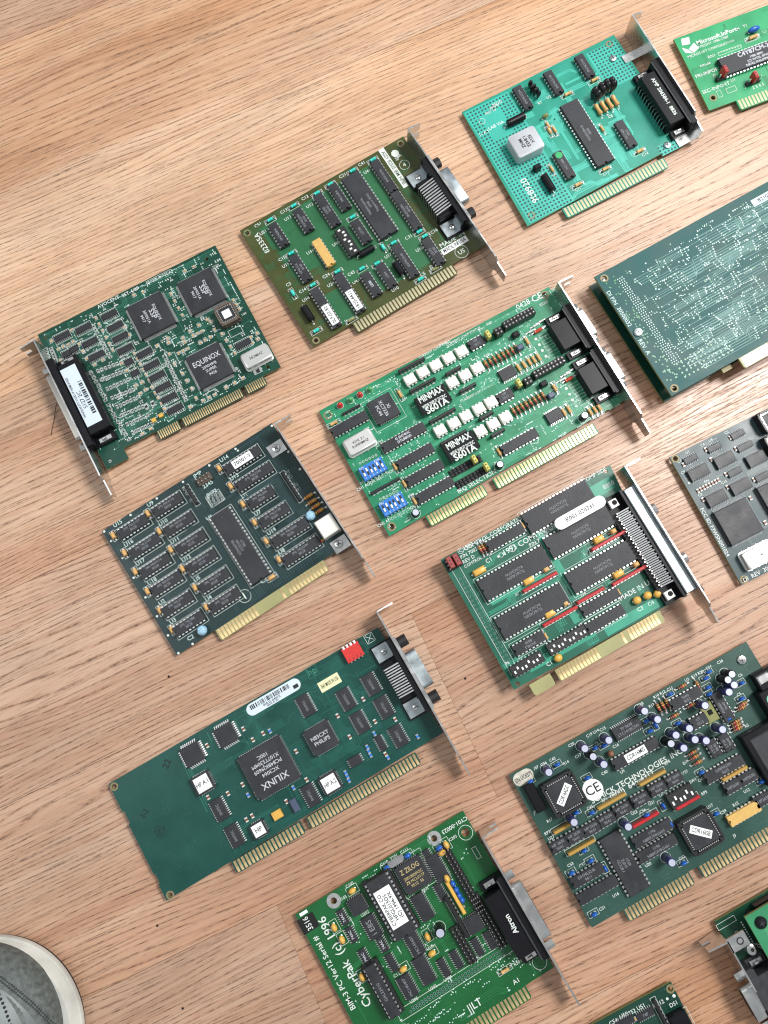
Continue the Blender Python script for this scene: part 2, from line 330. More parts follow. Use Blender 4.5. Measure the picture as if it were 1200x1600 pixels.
def c_smd(C, x, y, rot, l, w, col, fr=0, hh=.8):
    def mk():
        b = MB(); h = hh if col != 'black' else .5
        if col == 'yellow': b.cbox(0, 0, l, w, .1, max(h, 1.6), .2); return b.mesh('surface_mount_part', ['yellow'])
        b.cbox(0, 0, l*.5, w, .05, h); b.cur = 1; b.cbox(-l*.375, 0, l*.25, w*1.02, .03, h*1.03); b.cbox(l*.375, 0, l*.25, w*1.02, .03, h*1.03)
        return b.mesh('surface_mount_part', [SMC[col] if col != 'white' else 'brown', 'tin' if col != 'white' else 'whitebead'])
    link('surface_mount_part', cached(('smd', l, w, col, hh), mk), C.e, x, y, 0, rot)
    if fr:
        C.silk.rect(x, y, l+.7, w+.6, .06, rot, .24); R = random.Random(x*7+y)
        if R.random() < .6: put_text(C.silk, R.choice('RC')+str(R.randint(10, 99)), x+(0 if rot == 0 else 1.7), y+(1.5 if rot == 0 else 0), .95, R.choice((0, 0, 90)), .06)
def c_axial(C, x, y, rot, L, d, col, fr=0):
    def mk():
        b = MB(); r = d/2; z = r+.15
        if col in ('brown', 'tan', 'whitebead'): pr = [(-L/2,r*.5),(-L/2+.3,r),(-L/2+L*.22,r),(-L/2+L*.3,r*.82),(L/2-L*.3,r*.82),(L/2-L*.22,r),(L/2-.3,r),(L/2,r*.5)]
        else: pr = [(-L/2,r*.8),(-L/2+.25,r),(-L/2+.9,r),(-L/2+1.1,r*.9),(-L/2+1.3,r),(L/2-.25,r),(L/2,r*.8)]
        b.xlathe(pr, 14, z); return b.mesh('axial_part', [col], 40)
    def lead():
        b = MB(); r = .28; z = d/2+.15; e = L/2+1.6
        b.xlathe([(-e, r), (e, r)], 6, z)
        for s in (-1, 1): b.lathe([(r, -.1), (r, z+.2)], 6, s*e, 0); b.lathe([(.85, .02), (.55, .25)], 8, s*e, 0)
        return b.mesh('lead', ['tin'])
    o = link({'blackcap':'axial_capacitor','cyan':'axial_capacitor','tan':'axial_capacitor','reddio':'diode'}.get(col, 'resistor'), cached(('ax', L, d, col), mk), C.e, x, y, 0, rot); link('lead', cached(('axl', L, d), lead), o)
    if col in ('brown', 'amber'):
        def band():
            b = MB()
            for i, (f, mi) in enumerate(((-.3, 0), (-.08, 1), (.1, 2), (.32, 3))): b.cur = mi; b.xlathe([(f*L-.25, d/2*1.01), (f*L+.25, d/2*1.01)], 14, d/2+.15)
            return b.mesh('band', ['blackcap', 'red', 'yellow', 'gold_net'])
        link('band', cached(('bd', L, d), band), o)
    if fr: C.silk.rect(x, y, L+4.4, d+1, .06, rot)
def c_bead(C, x, y, rot, w, t, col, fr=0):
    def mk():
        b = MB(); n = 12; prof = []
        for i in range(7): a = -pi/2+pi*i/6; prof.append((max(.05, cos(a)), sin(a)))
        b.lathe(prof, n)
        b.v = [(p[0]*w/2, p[1]*t/2, 2.3+p[2]*2.1) for p in b.v]; return b.mesh('capacitor', [col], 60)
    def lead():
        b = MB()
        for s in (-1, 1): b.lathe([(.3, -.1), (.3, 1.6)], 6, s*w*.28, 0); b.lathe([(.9, .02), (.5, .3)], 8, s*w*.28, 0)
        return b.mesh('lead', ['tin'])
    o = link('capacitor', cached(('bead', w, t, col), mk), C.e, x, y, 0, rot); link('lead', cached(('bl', w), lead), o)
    if fr: C.silk.rect(x, y, w+2.2, t+1.4, .06, rot)
def c_tant(C, x, y, rot, w, t, col, hh=4, fr=0):
    def mk(): b = MB(); b.cbox(0, 0, w, t, .5, hh, .7); return b.mesh('capacitor', [col], 50)
    def lead():
        b = MB()
        for s in (-1, 1): b.lathe([(.3, -.1), (.3, .8)], 6, s*w*.45, 0); b.lathe([(.9, .02), (.5, .4)], 8, s*(w*.5+.6), 0)
        return b.mesh('lead', ['tin'])
    o = link('capacitor', cached(('tant', w, t, col, hh), mk), C.e, x, y, 0, rot); link('lead', cached(('tl', w), lead), o)
    if fr: C.silk.rect(x, y, w+3, t+1.2, .06, rot)
def c_elec(C, x, y, rot, d, h, col):
    def mk(): b = MB(); r = d/2; b.lathe([(r*.92,.3),(r,.6),(r,1.3),(r*.92,1.6),(r,1.9),(r,h-.45),(r*.9,h-.05)], 20, cap=True); return b.mesh('electrolytic_capacitor', [col], 35)
    def top(): b = MB(); r = d/2*.78; b.lathe([(r, h-.06), (r, h)], 18); return b.mesh('cap_top', ['captop'])
    o = link('electrolytic_capacitor', cached(('el', d, h, col), mk), C.e, x, y, 0, random.Random(x).uniform(0, 90)); link('cap_top', cached(('elt', d, h), top), o)
    C.silk.ring(x, y, d/2+.5, d/2+.75, .06)
def c_sip(C, x, y, rot, L, w, col, hh=5, fr=0):
    def mk(): b = MB(); b.cbox(0, 0, L, w, .8, hh, min(.4, w*.25)); return b.mesh('resistor_network', [CM[col]])
    def pins():
        b = MB()
        for i in range(int(L/2.54)): xx = (i-(int(L/2.54)-1)/2)*2.54; b.box(xx-.25, xx+.25, -.2, .2, -.1, .9); b.box(xx-.7, xx+.7, -w/2-.9, -w/2-.1, .02, .15)
        return b.mesh('pins', ['tin'])
    o = link('resistor_network', cached(('sip', L, w, col, hh), mk), C.e, x, y, 0, rot); link('pins', cached(('sipp', L, w), pins), o)
    if fr: C.silk.rect(x, y, L+1.6, w+1.6, .06, rot)
def c_hdr(C, x, y, rot, nx, ny, col='black', ph=6, shroud=0, flat=0):
    def mk():
        b = MB(); hb = 7.5 if shroud else (2.4 if not flat else 1.2)
        for i in range(nx):
            for j in range(ny): b.cbox((i-(nx-1)/2)*2.54, (j-(ny-1)/2)*2.54, 2.54, 2.54, .1, hb, .35)
        return b.mesh('pin_header', ['brownsock' if col == 'brown' else 'black'])
    def pins():
        b = MB(); zt = 7.6 if shroud else ph
        for i in range(nx):
            for j in range(ny): xx, yy = (i-(nx-1)/2)*2.54, (j-(ny-1)/2)*2.54; b.cbox(xx, yy, .64 if not flat else 1.0, .64 if not flat else 1.0, 0, zt if not flat else 2.2, .15)
        return b.mesh('pins', ['tin' if not flat else 'charcoal'])
    o = link('pin_header', cached(('hdr', nx, ny, col, shroud, flat), mk), C.e, x, y, 0, rot); link('pins', cached(('hdrp', nx, ny, ph, shroud, flat), pins), o)
def c_shunt(C, x, y, rot, col, big=0):
    def mk(): b = MB(); b.cbox(0, 0, 7.5 if big else 5.2, 3.2 if big else 2.5, 2.4, 8.5 if not big else 7, .4); b.cur = 1; b.cbox(-1.2, 0, .8, .8, 8.4 if not big else 6.9, 8.6 if not big else 7.1); b.cbox(1.2, 0, .8, .8, 8.4 if not big else 6.9, 8.6 if not big else 7.1); return b.mesh('jumper', [col, 'charcoal'])
    link('jumper', cached(('sh', col, big), mk), C.e, x, y, 0, rot)
def c_dipsw(C, x, y, rot, n, col, w, top=0):
    L = n*2.54+1.2
    def mk(): b = MB(); b.cbox(0, 0, L, w, .5, 4.5, .25); return b.mesh('dip_switch', [col])
    def wells():
        b = MB()
        for i in range(n): xx = (i-(n-1)/2)*2.54; b.cbox(xx, w*.02, 1.3, w*.52, 4.4, 4.53)
        return b.mesh('well', ['black'])
    def sl():
        b = MB()
        for i in range(n): xx = (i-(n-1)/2)*2.54; b.cbox(xx, w*.02-(w*.12 if i % 3 != 1 else -w*.12), 1.15, w*.24, 4.5, 5.3, .15)
        return b.mesh('slider', ['white'])
    def sl2():
        b = MB()
        for i in range(n): xx = (i-(n-1)/2)*2.54; b.cbox(xx, w/2+.1, 1.4, 2.0, 2.5, 5.2, .5)
        return b.mesh('slider', ['white'])
    o = link('dip_switch', cached(('dsw', n, col, w), mk), C.e, x, y, 0, rot)
    if not top: link('well', cached(('dsww', n, w), wells), o)
    link('slider', cached(('dsws', n, w, top), sl2 if top else sl), o)
    p = MB()
    for i in range(n):
        xx = (i-(n-1)/2)*2.54
        for sg in (-1, 1): p.cbox(xx, sg*(w/2+.35), .9, .7, 0, 1.2)
    link('pins', cached(('dswp', n, w), lambda: p.mesh('pins', ['tin'])), o)
    if col in ('blue', 'redsw') :
        mb = MB()
        for i in range(n): put_text(mb, str(i+1), (i-(n-1)/2)*2.54, -w*.38, 1.3, 0, 4.55)
        if col == 'blue': put_text(mb, 'ON', -L*.38, w*.38, 1.4, 0, 4.55); put_text(mb, 'KDK', L*.3, w*.38, 1.4, 0, 4.55)
        link('lettering', mb.mesh('lettering', ['silk' if col == 'blue' else 'ink']), o)
def c_led(C, x, y, rot, col):
    def mk(): b = MB(); b.lathe([(1.9,.2),(1.9,1.1),(1.5,1.1),(1.5,3.2),(1.3,3.9),(.8,4.4),(.2,4.6)], 16); return b.mesh('led', [col], 50)
    def ld():
        b = MB()
        for s in (-1, 1): b.box(s*1.27-.25, s*1.27+.25, -.25, .25, -.1, .3)
        return b.mesh('lead', ['tin'])
    o = link('led', cached(('led', col), mk), C.e, x, y, 0, rot); link('lead', cached('ledl', ld), o); C.silk.ring(x, y, 2.1, 2.35, .06)
def c_screw(C, x, y, rot, d, zb=0, dark=0):
    def mk():
        b = MB(); r = d/2; b.lathe([(r,0),(r,.5),(r*.85,1.1),(r*.5,1.35)], 20); b.cur = 1; b.cbox(0, 0, r*1.1, .5, 1.3, 1.39); b.cbox(0, 0, .5, r*1.1, 1.3, 1.4); return b.mesh('screw', ['zinc' if not dark else 'steel', 'black'], 35)
    link('screw', cached(('scr', d, dark), mk), C.e, x, y, zb, random.Random(x).uniform(0, 90))
def c_label(C, x, y, rot, w, h, text, mat='white', ink='ink', rnd=0, trot=0, th=None, zb=.05): sticker(C.e, w, h, text, x, y, zb, rot, mat, ink, rnd, trot, th)
def c_opto(C, x, y, rot):
    def mk(): b = MB(); b.box(-3.75, 3.75, -3.2, 3.2, .5, 3.8, .35); b.cur = 1; b.disc(-2.7, -2.1, .45, 3.83); return b.mesh('opto_coupler', ['optowhite', 'print_grey'])
    def pins():
        p = MB()
        for i in (-1, 0, 1):
            for sg in (-1, 1): ya, yb = sorted((sg*3, sg*4.0)); p.box(i*2.54-.65, i*2.54+.65, ya, yb, 1.9, 2.2); ya, yb = sorted((sg*3.7, sg*4.0)); p.box(i*2.54-.5, i*2.54+.5, ya, yb, -.1, 1.9)
        return p.mesh('pins', ['tin'])
    o = link('opto_coupler', cached('opto', mk), C.e, x, y, 0, rot); link('pins', cached('optop', pins), o)
BOXN = dict(greycan='crystal_can', whitebox='socket_housing', steel='metal_tab', blackgloss='converter_block', blackcap='component_body', charcoal='connector_insert', mint='jack_ring', olivebead='heat_tab', bluegrey='transistor')
def c_box(C, x, y, rot, w, l, h, col, rnd=0, t=(), trot=0, zb=0):
    def mk():
        b = MB()
        if rnd:
            r = rnd; pts = [(cx+r*cos(radians(a0+a)), cy+r*sin(radians(a0+a))) for cx, cy, a0 in ((w/2-r,l/2-r,0),(-w/2+r,l/2-r,90),(-w/2+r,-l/2+r,180),(w/2-r,-l/2+r,270)) for a in range(0, 91, 22)]
            b.prism(pts, .6, h, min(.6, h*.3))
        elif h < 1.5: b.cbox(0, 0, w, l, .02, h, .1)
        else: b.cbox(0, 0, w, l, .3, h, min(.6, w*.12))
        return b.mesh(BOXN[col], [col], 40)
    o = link(BOXN[col], cached(('box', w, l, h, col, rnd), mk), C.e, x, y, zb, rot)
    if col == 'blackcap' and w < 6:
        b = MB()
        for i in (-1, 0, 1): b.box(i*1.27-.2, i*1.27+.2, -.2, .2, -.1, .4)
        link('lead', b.mesh('lead', ['tin']), o)
    if t: marks(o, list(t), w, l, h+.04, trot, 'silk' if col == 'blackgloss' else 'charcoal', bold=True, hmax=2.3)
def c_sball(C, x, y, rot, d, h, col):
    def mk(): b = MB(); r = d/2; b.lathe([(r*.4,.3),(r*.75,h*.25),(r,h*.5),(r*.96,h*.7),(r*.7,h*.9),(r*.25,h)], 16); return b.mesh('dipped_part', [col], 60)
    o = link('dipped_part', cached(('sb', d, h, col), mk), C.e, x, y, 0, 0)
    b = MB()
    for s in (-1, 1): b.lathe([(.25, -.1), (.25, h*.3)], 6, s*d*.3, 0)
    link('lead', cached(('sbl', d, h), lambda: b.mesh('lead', ['tin'])), o)
def c_text(C, x, y, rot, st, h, col='silk', bold=0, frame=0, zb=0):
    mb = C.ink(col); put_text(mb, st, x, y, h, rot, .06, bool(bold))
    if frame: mb.rect(x, y, textwidth(st, h)+1.4, h*1.7, .06, rot)
def c_silk(C, x, y, rot, kind, w, l):
    if kind == 'rect': C.silk.rect(x, y, w, l, .06, rot, .25)
    else:
        c, s = cos(radians(rot)), sin(radians(rot))
        for a, b in ((1, 1), (1, -1)): C.silk.line((x+c*a*w/2-s*b*l/2, y+s*a*w/2+c*b*l/2), (x-c*a*w/2+s*b*l/2, y-s*a*w/2-c*b*l/2), .3, .06)
def c_dot(C, x, y, rot, r, ring=0, dim=0, col='silk'):
    mb = C.ink('grey_net' if dim else col)
    if ring: mb.ring(x, y, r-.28, r, .06)
    else: mb.disc(x, y, r, .06, 8)
    if dim: C.ink('hole').disc(x, y, r*.55, .075, 6)
BUILD = dict(dip=c_dip, soic=c_soic, qfp=c_qfp, plcc=c_plcc, can=c_can, smd=c_smd, axial=c_axial, bead=c_bead, tant=c_tant, elec=c_elec, sip=c_sip, hdr=c_hdr, shunt=c_shunt, dipsw=c_dipsw, led=c_led, screw=c_screw, label=c_label, opto=c_opto, box=c_box, sball=c_sball, text=c_text, silk=c_silk, dot=c_dot)
# ------------------------------------------------------------------ bare board, edge contacts, bracket, ports
def pcb_mesh(outline, holes, matname, th=1.6):
    cu = bpy.data.curves.new('pcb', 'CURVE'); cu.dimensions = '2D'; cu.fill_mode = 'BOTH'; cu.extrude = th/2*MM
    def spl(pts):
        s = cu.splines.new('POLY'); s.points.add(len(pts)-1)
        for p, q in zip(s.points, pts): p.co = (q[0]*MM, q[1]*MM, 0, 1)
        s.use_cyclic_u = True
    spl(outline)
    for h in holes: spl([(h[0]+h[2]*cos(2*pi*i/14), h[1]+h[2]*sin(2*pi*i/14)) for i in range(14)])
    o = bpy.data.objects.new('pcb', cu); COL.objects.link(o); me = bpy.data.meshes.new_from_object(o); bpy.data.objects.remove(o); bpy.data.curves.remove(cu)
    me.name = 'circuit_board'; me.materials.clear(); me.materials.append(M(matname)); me.materials.append(M('fr4_green'))
    for p in me.polygons: p.material_index = 0 if abs(p.normal.z) > .5 else 1; p.use_smooth = False
    for v in me.vertices: v.co.z -= th/2*MM
    return me
def tracks(mb, x0, y0, x1, y1, n, seed, w=.34, vias=None, ang0=.6, viar=.42, z=.035, maxl=26):
    R = random.Random(seed)
    for _ in range(n):
        x, y = R.uniform(x0, x1), R.uniform(y1, y0); hor = R.random() < ang0; k = R.choice((1, 1, 2, 3, 4, 6)); sp = R.choice((.8, 1.0, 1.27)); sg = R.choice((-1, 1)); l1 = R.uniform(3, maxl); j = R.uniform(1, 5)*R.choice((-1, 1)); l2 = R.uniform(3, maxl*.8)
        for i in range(k):
            pts = [(0, i*sp), (l1+i*.4*(1 if j < 0 else -1), i*sp), (l1+abs(j)+i*.4*(1 if j < 0 else -1), i*sp+j), (l1+abs(j)+l2*R.uniform(.7, 1), i*sp+j)]
            P2 = [(x+sg*a, y+b) if hor else (x+b, y+sg*a) for a, b in pts]
            P2 = [(min(max(p[0], x0), x1), min(max(p[1], y1), y0)) for p in P2]
            for a, b in zip(P2, P2[1:]):
                if math.hypot(b[0]-a[0], b[1]-a[1]) > .2: mb.line(a, b, w, z)
            if vias is not None:
                for p in (P2[0], P2[-1]): vias.disc(p[0], p[1], viar, z+.02, 6)
def edge_connector(C, x0, x1, H, depth, n, idx, fw, matname, pads=0, fin='gold'):
    b = MB(); y0, y1 = -H, -H-depth
    b.prism([(x0,y0+.02),(x0,y1+1.2),(x0+1,y1),(x1-1,y1),(x1,y1+1.2),(x1,y0+.02)][::-1], -1.6, -.002)
    o = link('edge_connector', b.mesh('edge_connector', [matname]), C.e)
    if pads:
        def pm(): q = MB(); q.cbox(0, 0, 19, depth-1.2, 0, .12); return q.mesh('contact_pad', ['goldpale'])
        for i in range(5):
            xx = x0+11+i*22
            if xx+9 < x1: link('contact_pad', cached('cpad', pm), o, xx, (y0+y1)/2, 0)
    if not n: return
    pitch = (x1-x0-.9)/n
    def fm(): q = MB(); q.cbox(0, 0, fw, depth-.7, 0, .12, .04); return q.mesh('contact', [fin])
    me = cached(('fing', fw, depth, fin), fm)
    for i in range(n):
        if idx and i not in idx: continue
        link('contact', me, o, x0+.45+pitch*(i+.5), (y0+y1)/2+.05, 0)
def bracket(C, z, x, ya, yb, side=1, tab=11, zt=18.5, zb0=.4, slots=0, tail=True, flaps=0):
    b = MB(); t = .9; z0, z1 = zb0-z, zt-z; mid = (z0+z1)/2
    def plate(pts):       # polygon in (y, z) extruded along x
        n = len(b.v); k = len(pts)
        b.v += [(x-t/2, p[0], p[1]) for p in pts]+[(x+t/2, p[0], p[1]) for p in pts]
        b.face(tuple(n+i for i in range(k))); b.face(tuple(n+k+i for i in reversed(range(k))))
        for i in range(k): j = (i+1) % k; b.face((n+i, n+k+i, n+k+j, n+j))
    ye = yb+13 if tail else yb
    hw = (z1-z0)/2
    pts = [(ya, z0), (ya, z1), (ye, z1)]
    if tail: pts += [(ye-2.5, mid+hw*.62), (yb, mid+hw*.5), (yb, mid-hw*.5), (ye-2.5, mid-hw*.62)]
    pts += [(ye, z0)]
    plate(pts[::-1])
    # bent top tab with an open screw slot
    n = len(b.v); s = side; e = x+s*tab; a = x+s*.46
    q = [(a, z0+.5), (e, z0+2.5), (e, mid-2.2), (e-s*4.5, mid-1.6), (e-s*4.5, mid+1.6), (e, mid+2.2), (e, z1-1.5), (a, z1)]
    k = len(q); b.v += [(p[0], ya, p[1]) for p in q]+[(p[0], ya-.9, p[1]) for p in q]
    b.face(tuple(n+i for i in range(k))); b.face(tuple(n+k+i for i in reversed(range(k))))
    for i in range(k): j = (i+1) % k; b.face((n+i, n+k+i, n+k+j, n+j))
    o = link('bracket', b.mesh('bracket', ['steel']), C.e)
    if slots:
        f = MB()
        for i in range(5): yy = ya-11-i*((ya-yb-30)/4.); f.box(x+t/2*side, x+side*1.6, yy-4, yy+4, z1-6, z1-3.5) if side > 0 else None
        link('embossed_rib', f.mesh('embossed_rib', ['steel']), o)
    if flaps:
        for yy in (ya-19, yb+4):
            f = MB(); f.box(x-13.5, x-.45, yy-3, yy+3, .02, .9); link('mounting_flap', f.mesh('mounting_flap', ['steel']), o)
def rounded(y0, y1, z0, z1, r, slant=0):
    pts = []
    for cy, cz, a0 in ((y1-r, z1-r, 0), (y0+r, z1-r, 90), (y0+r+slant, z0+r, 180), (y1-r-slant, z0+r, 270)):
        pts += [(cy+r*cos(radians(a0+a)), cz+r*sin(radians(a0+a))) for a in range(0, 91, 18)]
    return pts
def xprism(b, pts, xa, xb, ch=0):
    n = len(b.v); k = len(pts); xa, xb = min(xa, xb), max(xa, xb)
    b.v += [(xa, p[0], p[1]) for p in pts]+[(xb, p[0], p[1]) for p in pts]
    b.face(tuple(n+i for i in range(k))[::-1]); b.face(tuple(n+k+i for i in range(k)))
    for i in range(k): j = (i+1) % k; b.face((n+i, n+j, n+k+j, n+k+i))
def hexnut(b, x0, x1, y, z, r, n=6): xprism(b, [(y+r*cos(2*pi*i/n+.5), z+r*sin(2*pi*i/n+.5)) for i in range(n)], x0, x1)
def port(C, x, side, kind, y, L, depth, text=None, label=0, plates=0, db9=0, raise_=0, noshell=0, body_y0=0, pins=0):
    s = -side; h = 9.6 if db9 else 11.5; y0, y1 = y-L/2, y+L/2
    b = MB()
    if kind == 'dsub':
        xa, xb = sorted((x+s*.5, x+s*4.5)); b.box(xa, xb, y0, y1, .1, h+.6)            # face block
        xa, xb = sorted((x+s*4.5, x+s*depth)); b.box(xa, xb, y0+6.5, y1-6.5, .1, h-.8, .4)
        for yy in (y0, y1-5.5): xa, xb = sorted((x+s*4.5, x+s*depth*.92)); b.box(xa, xb, yy, yy+5.5, .1, 3.2, .2)
        o = link('port_housing', b.mesh('port_housing', ['blackcap' if not text == '' else 'charcoal'], 30), C.e)
        for yy in (y0+2.7, y1-2.7):
            c = MB(); xa, xb = sorted((x+s*6.5, x+s*(depth*.8))); c.box(xa, xb, yy-1.5, yy+1.5, 3.2, 4.4, .3); c.box((xa+xb)/2-2, (xa+xb)/2+1, yy-.8, yy+.8, 4.4, 6.2, .4)
            link('mounting_clip', c.mesh('mounting_clip', ['steel']), o)
        if db9 or text is not None:
            r = MB(); xa, xb = sorted((x+s*4.5, x+s*5.6)); r.box(xa, xb, y0+1, y1-1, h-.2, h+.4); link('rim', r.mesh('rim', ['charcoal']), o)
        if text:
            mb = MB(); put_text(mb, text, x+s*(depth*.6), y, 2.5 if len(text) > 8 else 3.0, -90 if len(text) > 8 else 90, h-.74, True, L*.7); link('lettering', mb.mesh('lettering', ['silk']), o)
        if label:
            st = sticker(o, L*.66, 10.5, '', x+s*(depth*.56), y+1.0, h-.77, -90, 'paleblue', rnd=0)
            mb = MB(); put_text(mb, 'S127 2C', 3, -.5, 2.6, 180, .16); put_text(mb, 'WARRANTY VOID IF REMOVED', 0, -3.6, 1.5, 180, .16)
            R = random.Random(3); xx = -L*.14
            while xx < L*.22: w_ = R.choice((.4, .7, 1.1)); mb.quad([(xx, 1.6), (xx+w_, 1.6), (xx+w_, 4.2), (xx, 4.2)], .16); xx += w_+R.choice((.4, .6, 1.0))
            link('lettering', mb.mesh('lettering', ['ink']), st)
        if pins or raise_:
            p = MB(); k = int((L-16)/2.76)
            for i in range(k): yy = y-(k-1)*1.38+i*2.76; xa, xb = sorted((x+s*(depth-.1), x+s*(depth+1.2))); p.box(xa, xb, yy-.3, yy+.3, 5, 5.6); p.box(min(x+s*(depth+.7), x+s*(depth+1.2)), max(x+s*(depth+.7), x+s*(depth+1.2)), yy-.3, yy+.3, -.1, 5)
            link('pins', p.mesh('pins', ['tin']), o)
        if not noshell:
            sh = MB(); a = 8 if not db9 else 5.5
            xprism(sh, rounded(y0+a, y1-a, 1.8, h-1.2, 2.2, 1.6), x-s*.4, x-s*(so := 4.6 if label else 6.4)); o2 = link('port_shell', sh.mesh('port_shell', ['shell_dull' if label else 'steel'], 40), C.e)
            ins = MB(); xprism(ins, rounded(y0+a+1, y1-a-1, 2.8, h-2.2, 1.6, 1.6), x-s*so, x-s*(so+.1)); link('port_face', ins.mesh('port_face', ['blackcap']), o2)
            for yy in (y0+3.5, y1-3.5): nt = MB(); hexnut(nt, x-s*.4, x-s*5.2, yy, h*.52, 2.7); link('jack_screw', nt.mesh('jack_screw', ['steel']), C.e)
    elif kind == 'gpib':
        xa, xb = sorted((x+s*.5, x+s*depth)); b.box(xa, xb, y0+12, y1-12, .1, 8.5, .4); xa, xb = sorted((x+s*.5, x+s*4.0)); b.box(xa, xb, y0+1, y1-1, .1, 13)
        xa, xb = sorted((x+s*.5, x+s*(depth+1))); b.box(xa, xb, y0, y0+12, .1, 1.8); b.box(xa, xb, y1-12, y1, .1, 1.8)
        o = link('port_housing', b.mesh('port_housing', ['blackcap'], 30), C.e)
        p = MB(); k = 12; w = (L-30)/k
        for i in range(k):
            yy = y0+15+w*(i+.5); n = len(p.v)
            for (px, pz) in ((x+s*4, 11.5), (x+s*4, 10.6), (x+s*depth*.95, 8.9), (x+s*depth*.95, 8.2)): p.v += [(px, yy-w*.24, pz), (px, yy+w*.24, pz)]
            p.face((n, n+1, n+5, n+4)); p.face((n+2, n+3, n+7, n+6)); p.face((n, n+4, n+6, n+2)); p.face((n+1, n+5, n+7, n+3)); p.face((n+4, n+5, n+7, n+6))
            xa, xb = sorted((x+s*depth*.95, x+s*(depth*.95+.8))); p.box(xa, xb, yy-w*.2, yy+w*.2, 0, 8.6)
        link('contacts', p.mesh('contacts', ['tin']), o)
        cv = MB()
        for i in range(k+1): yy = y0+15+w*i; xa, xb = sorted((x+s*4, x+s*depth*.9)); cv.box(xa, xb, yy-w*.16, yy+w*.16, 8.4, 9.6)
        link('divider', cv.mesh('divider', ['blackcap']), o)
        for yy in (y0+6, y1-6):
            pl = MB(); xa, xb = sorted((x+s*4.5, x+s*(depth+.5))); pl.box(xa, xb, yy-5, yy+5, 1.85, 2.9, .1); xa, xb = sorted((x+s*4.2, x+s*5.0)); pl.box(xa, xb, yy-4, yy+4, 2.9, 8)
            q = link('mounting_plate', pl.mesh('mounting_plate', ['zinc']), C.e)
            sc = MB(); sc.lathe([(1.9, 2.9), (1.9, 3.7), (1.2, 4.1)], 14, x+s*(depth*.6), yy); sc.cur = 1; sc.box(x+s*(depth*.6)-1.4, x+s*(depth*.6)+1.4, yy-.25, yy+.25, 4.05, 4.15); link('screw', sc.mesh('screw', ['steel', 'black'], 35), q)
        fl = MB(); xa, xb = sorted((x-s*.46, x-s*1.8)); fl.box(xa, xb, y0+1, y1-1, .5, 13.2); link('port_flange', fl.mesh('port_flange', ['steel']), C.e)
        sh = MB(); xprism(sh, rounded(y0+13, y1-13, 1.5, 11.5, 2.6, 1), x-s*1.8, x-s*8.6); link('port_shell', sh.mesh('port_shell', ['zinc'], 40), C.e)
        for yy in (y0+6, y1-6): nt = MB(); hexnut(nt, x-s*1.8, x-s*7.6, yy, 6.5, 3.6, 10); link('thumb_nut', nt.mesh('thumb_nut', ['black']), C.e)
    elif kind == 'comb':
        b.box(x-19.5, x-7.5, y0, y1, .1, 4.0, .3); b.box(x-9.6, x-7.5, y0, y1, 4.0, 11); o = link('port_housing', b.mesh('port_housing', ['blackcap'], 30), C.e)
        k = 39; w = (L-22)/k
        def tine():
            p = MB()
            for (px, pz) in ((0, 10.2), (0, 9.6), (-6.6, 7.2), (-6.6, 6.4)): p.v += [(px, -w*.3, pz), (px, w*.3, pz)]
            for q in ((0,1,5,4),(2,3,7,6),(0,4,6,2),(1,5,7,3),(4,5,7,6)): p.face(q)
            p.box(-7.4, -6.6, -w*.26, w*.26, .2, 7.0)
            return p.mesh('contact', ['tin'])
        for i in range(k): link('contact', cached(('tine', w), tine), o, x-9.6+(-.9 if i % 2 else 0), y0+11+w*(i+.5), 0)
        ch = MB(); xa = x-7.5; ch.box(xa, x-.46, y0+1, y1-1, -1, 12.4, .5); link('port_shell', ch.mesh('port_shell', ['zinc']), C.e)
        for yy in (y0+5, y1-5): sc = MB(); sc.box(x-17.5, x-12, yy-2.6, yy+2.6, 4.0, 6.4, .2); sc.cur = 1; sc.disc(x-14.2, yy+.3, 1.6, 6.45, 12); link('mounting_plate', sc.mesh('mounting_plate', ['whitebox', 'hole']), C.e)
        for yy in (y-17, y+17): nt = MB(); hexnut(nt, x+.46, x+4.2, yy, 10, 3.6, 12); link('jack_screw', nt.mesh('jack_screw', ['steel']), C.e)
        nt = MB(); nt.box(x+.46, x+3.2, y0-2.5, y0+.5, 6, 11, .3); link('latch', nt.mesh('latch', ['black']), C.e)
TR = dict(A=(120, 1), B=(60, 1), C=(34, 1), D=(16, 1), E=(46, 1), F=(120, 1), G=(0, 0), H=(40, 1), I=(40, 1), J=(55, 1), K=(40, 1), L=(40, 1), M=(20, 1), N=(30, 1))
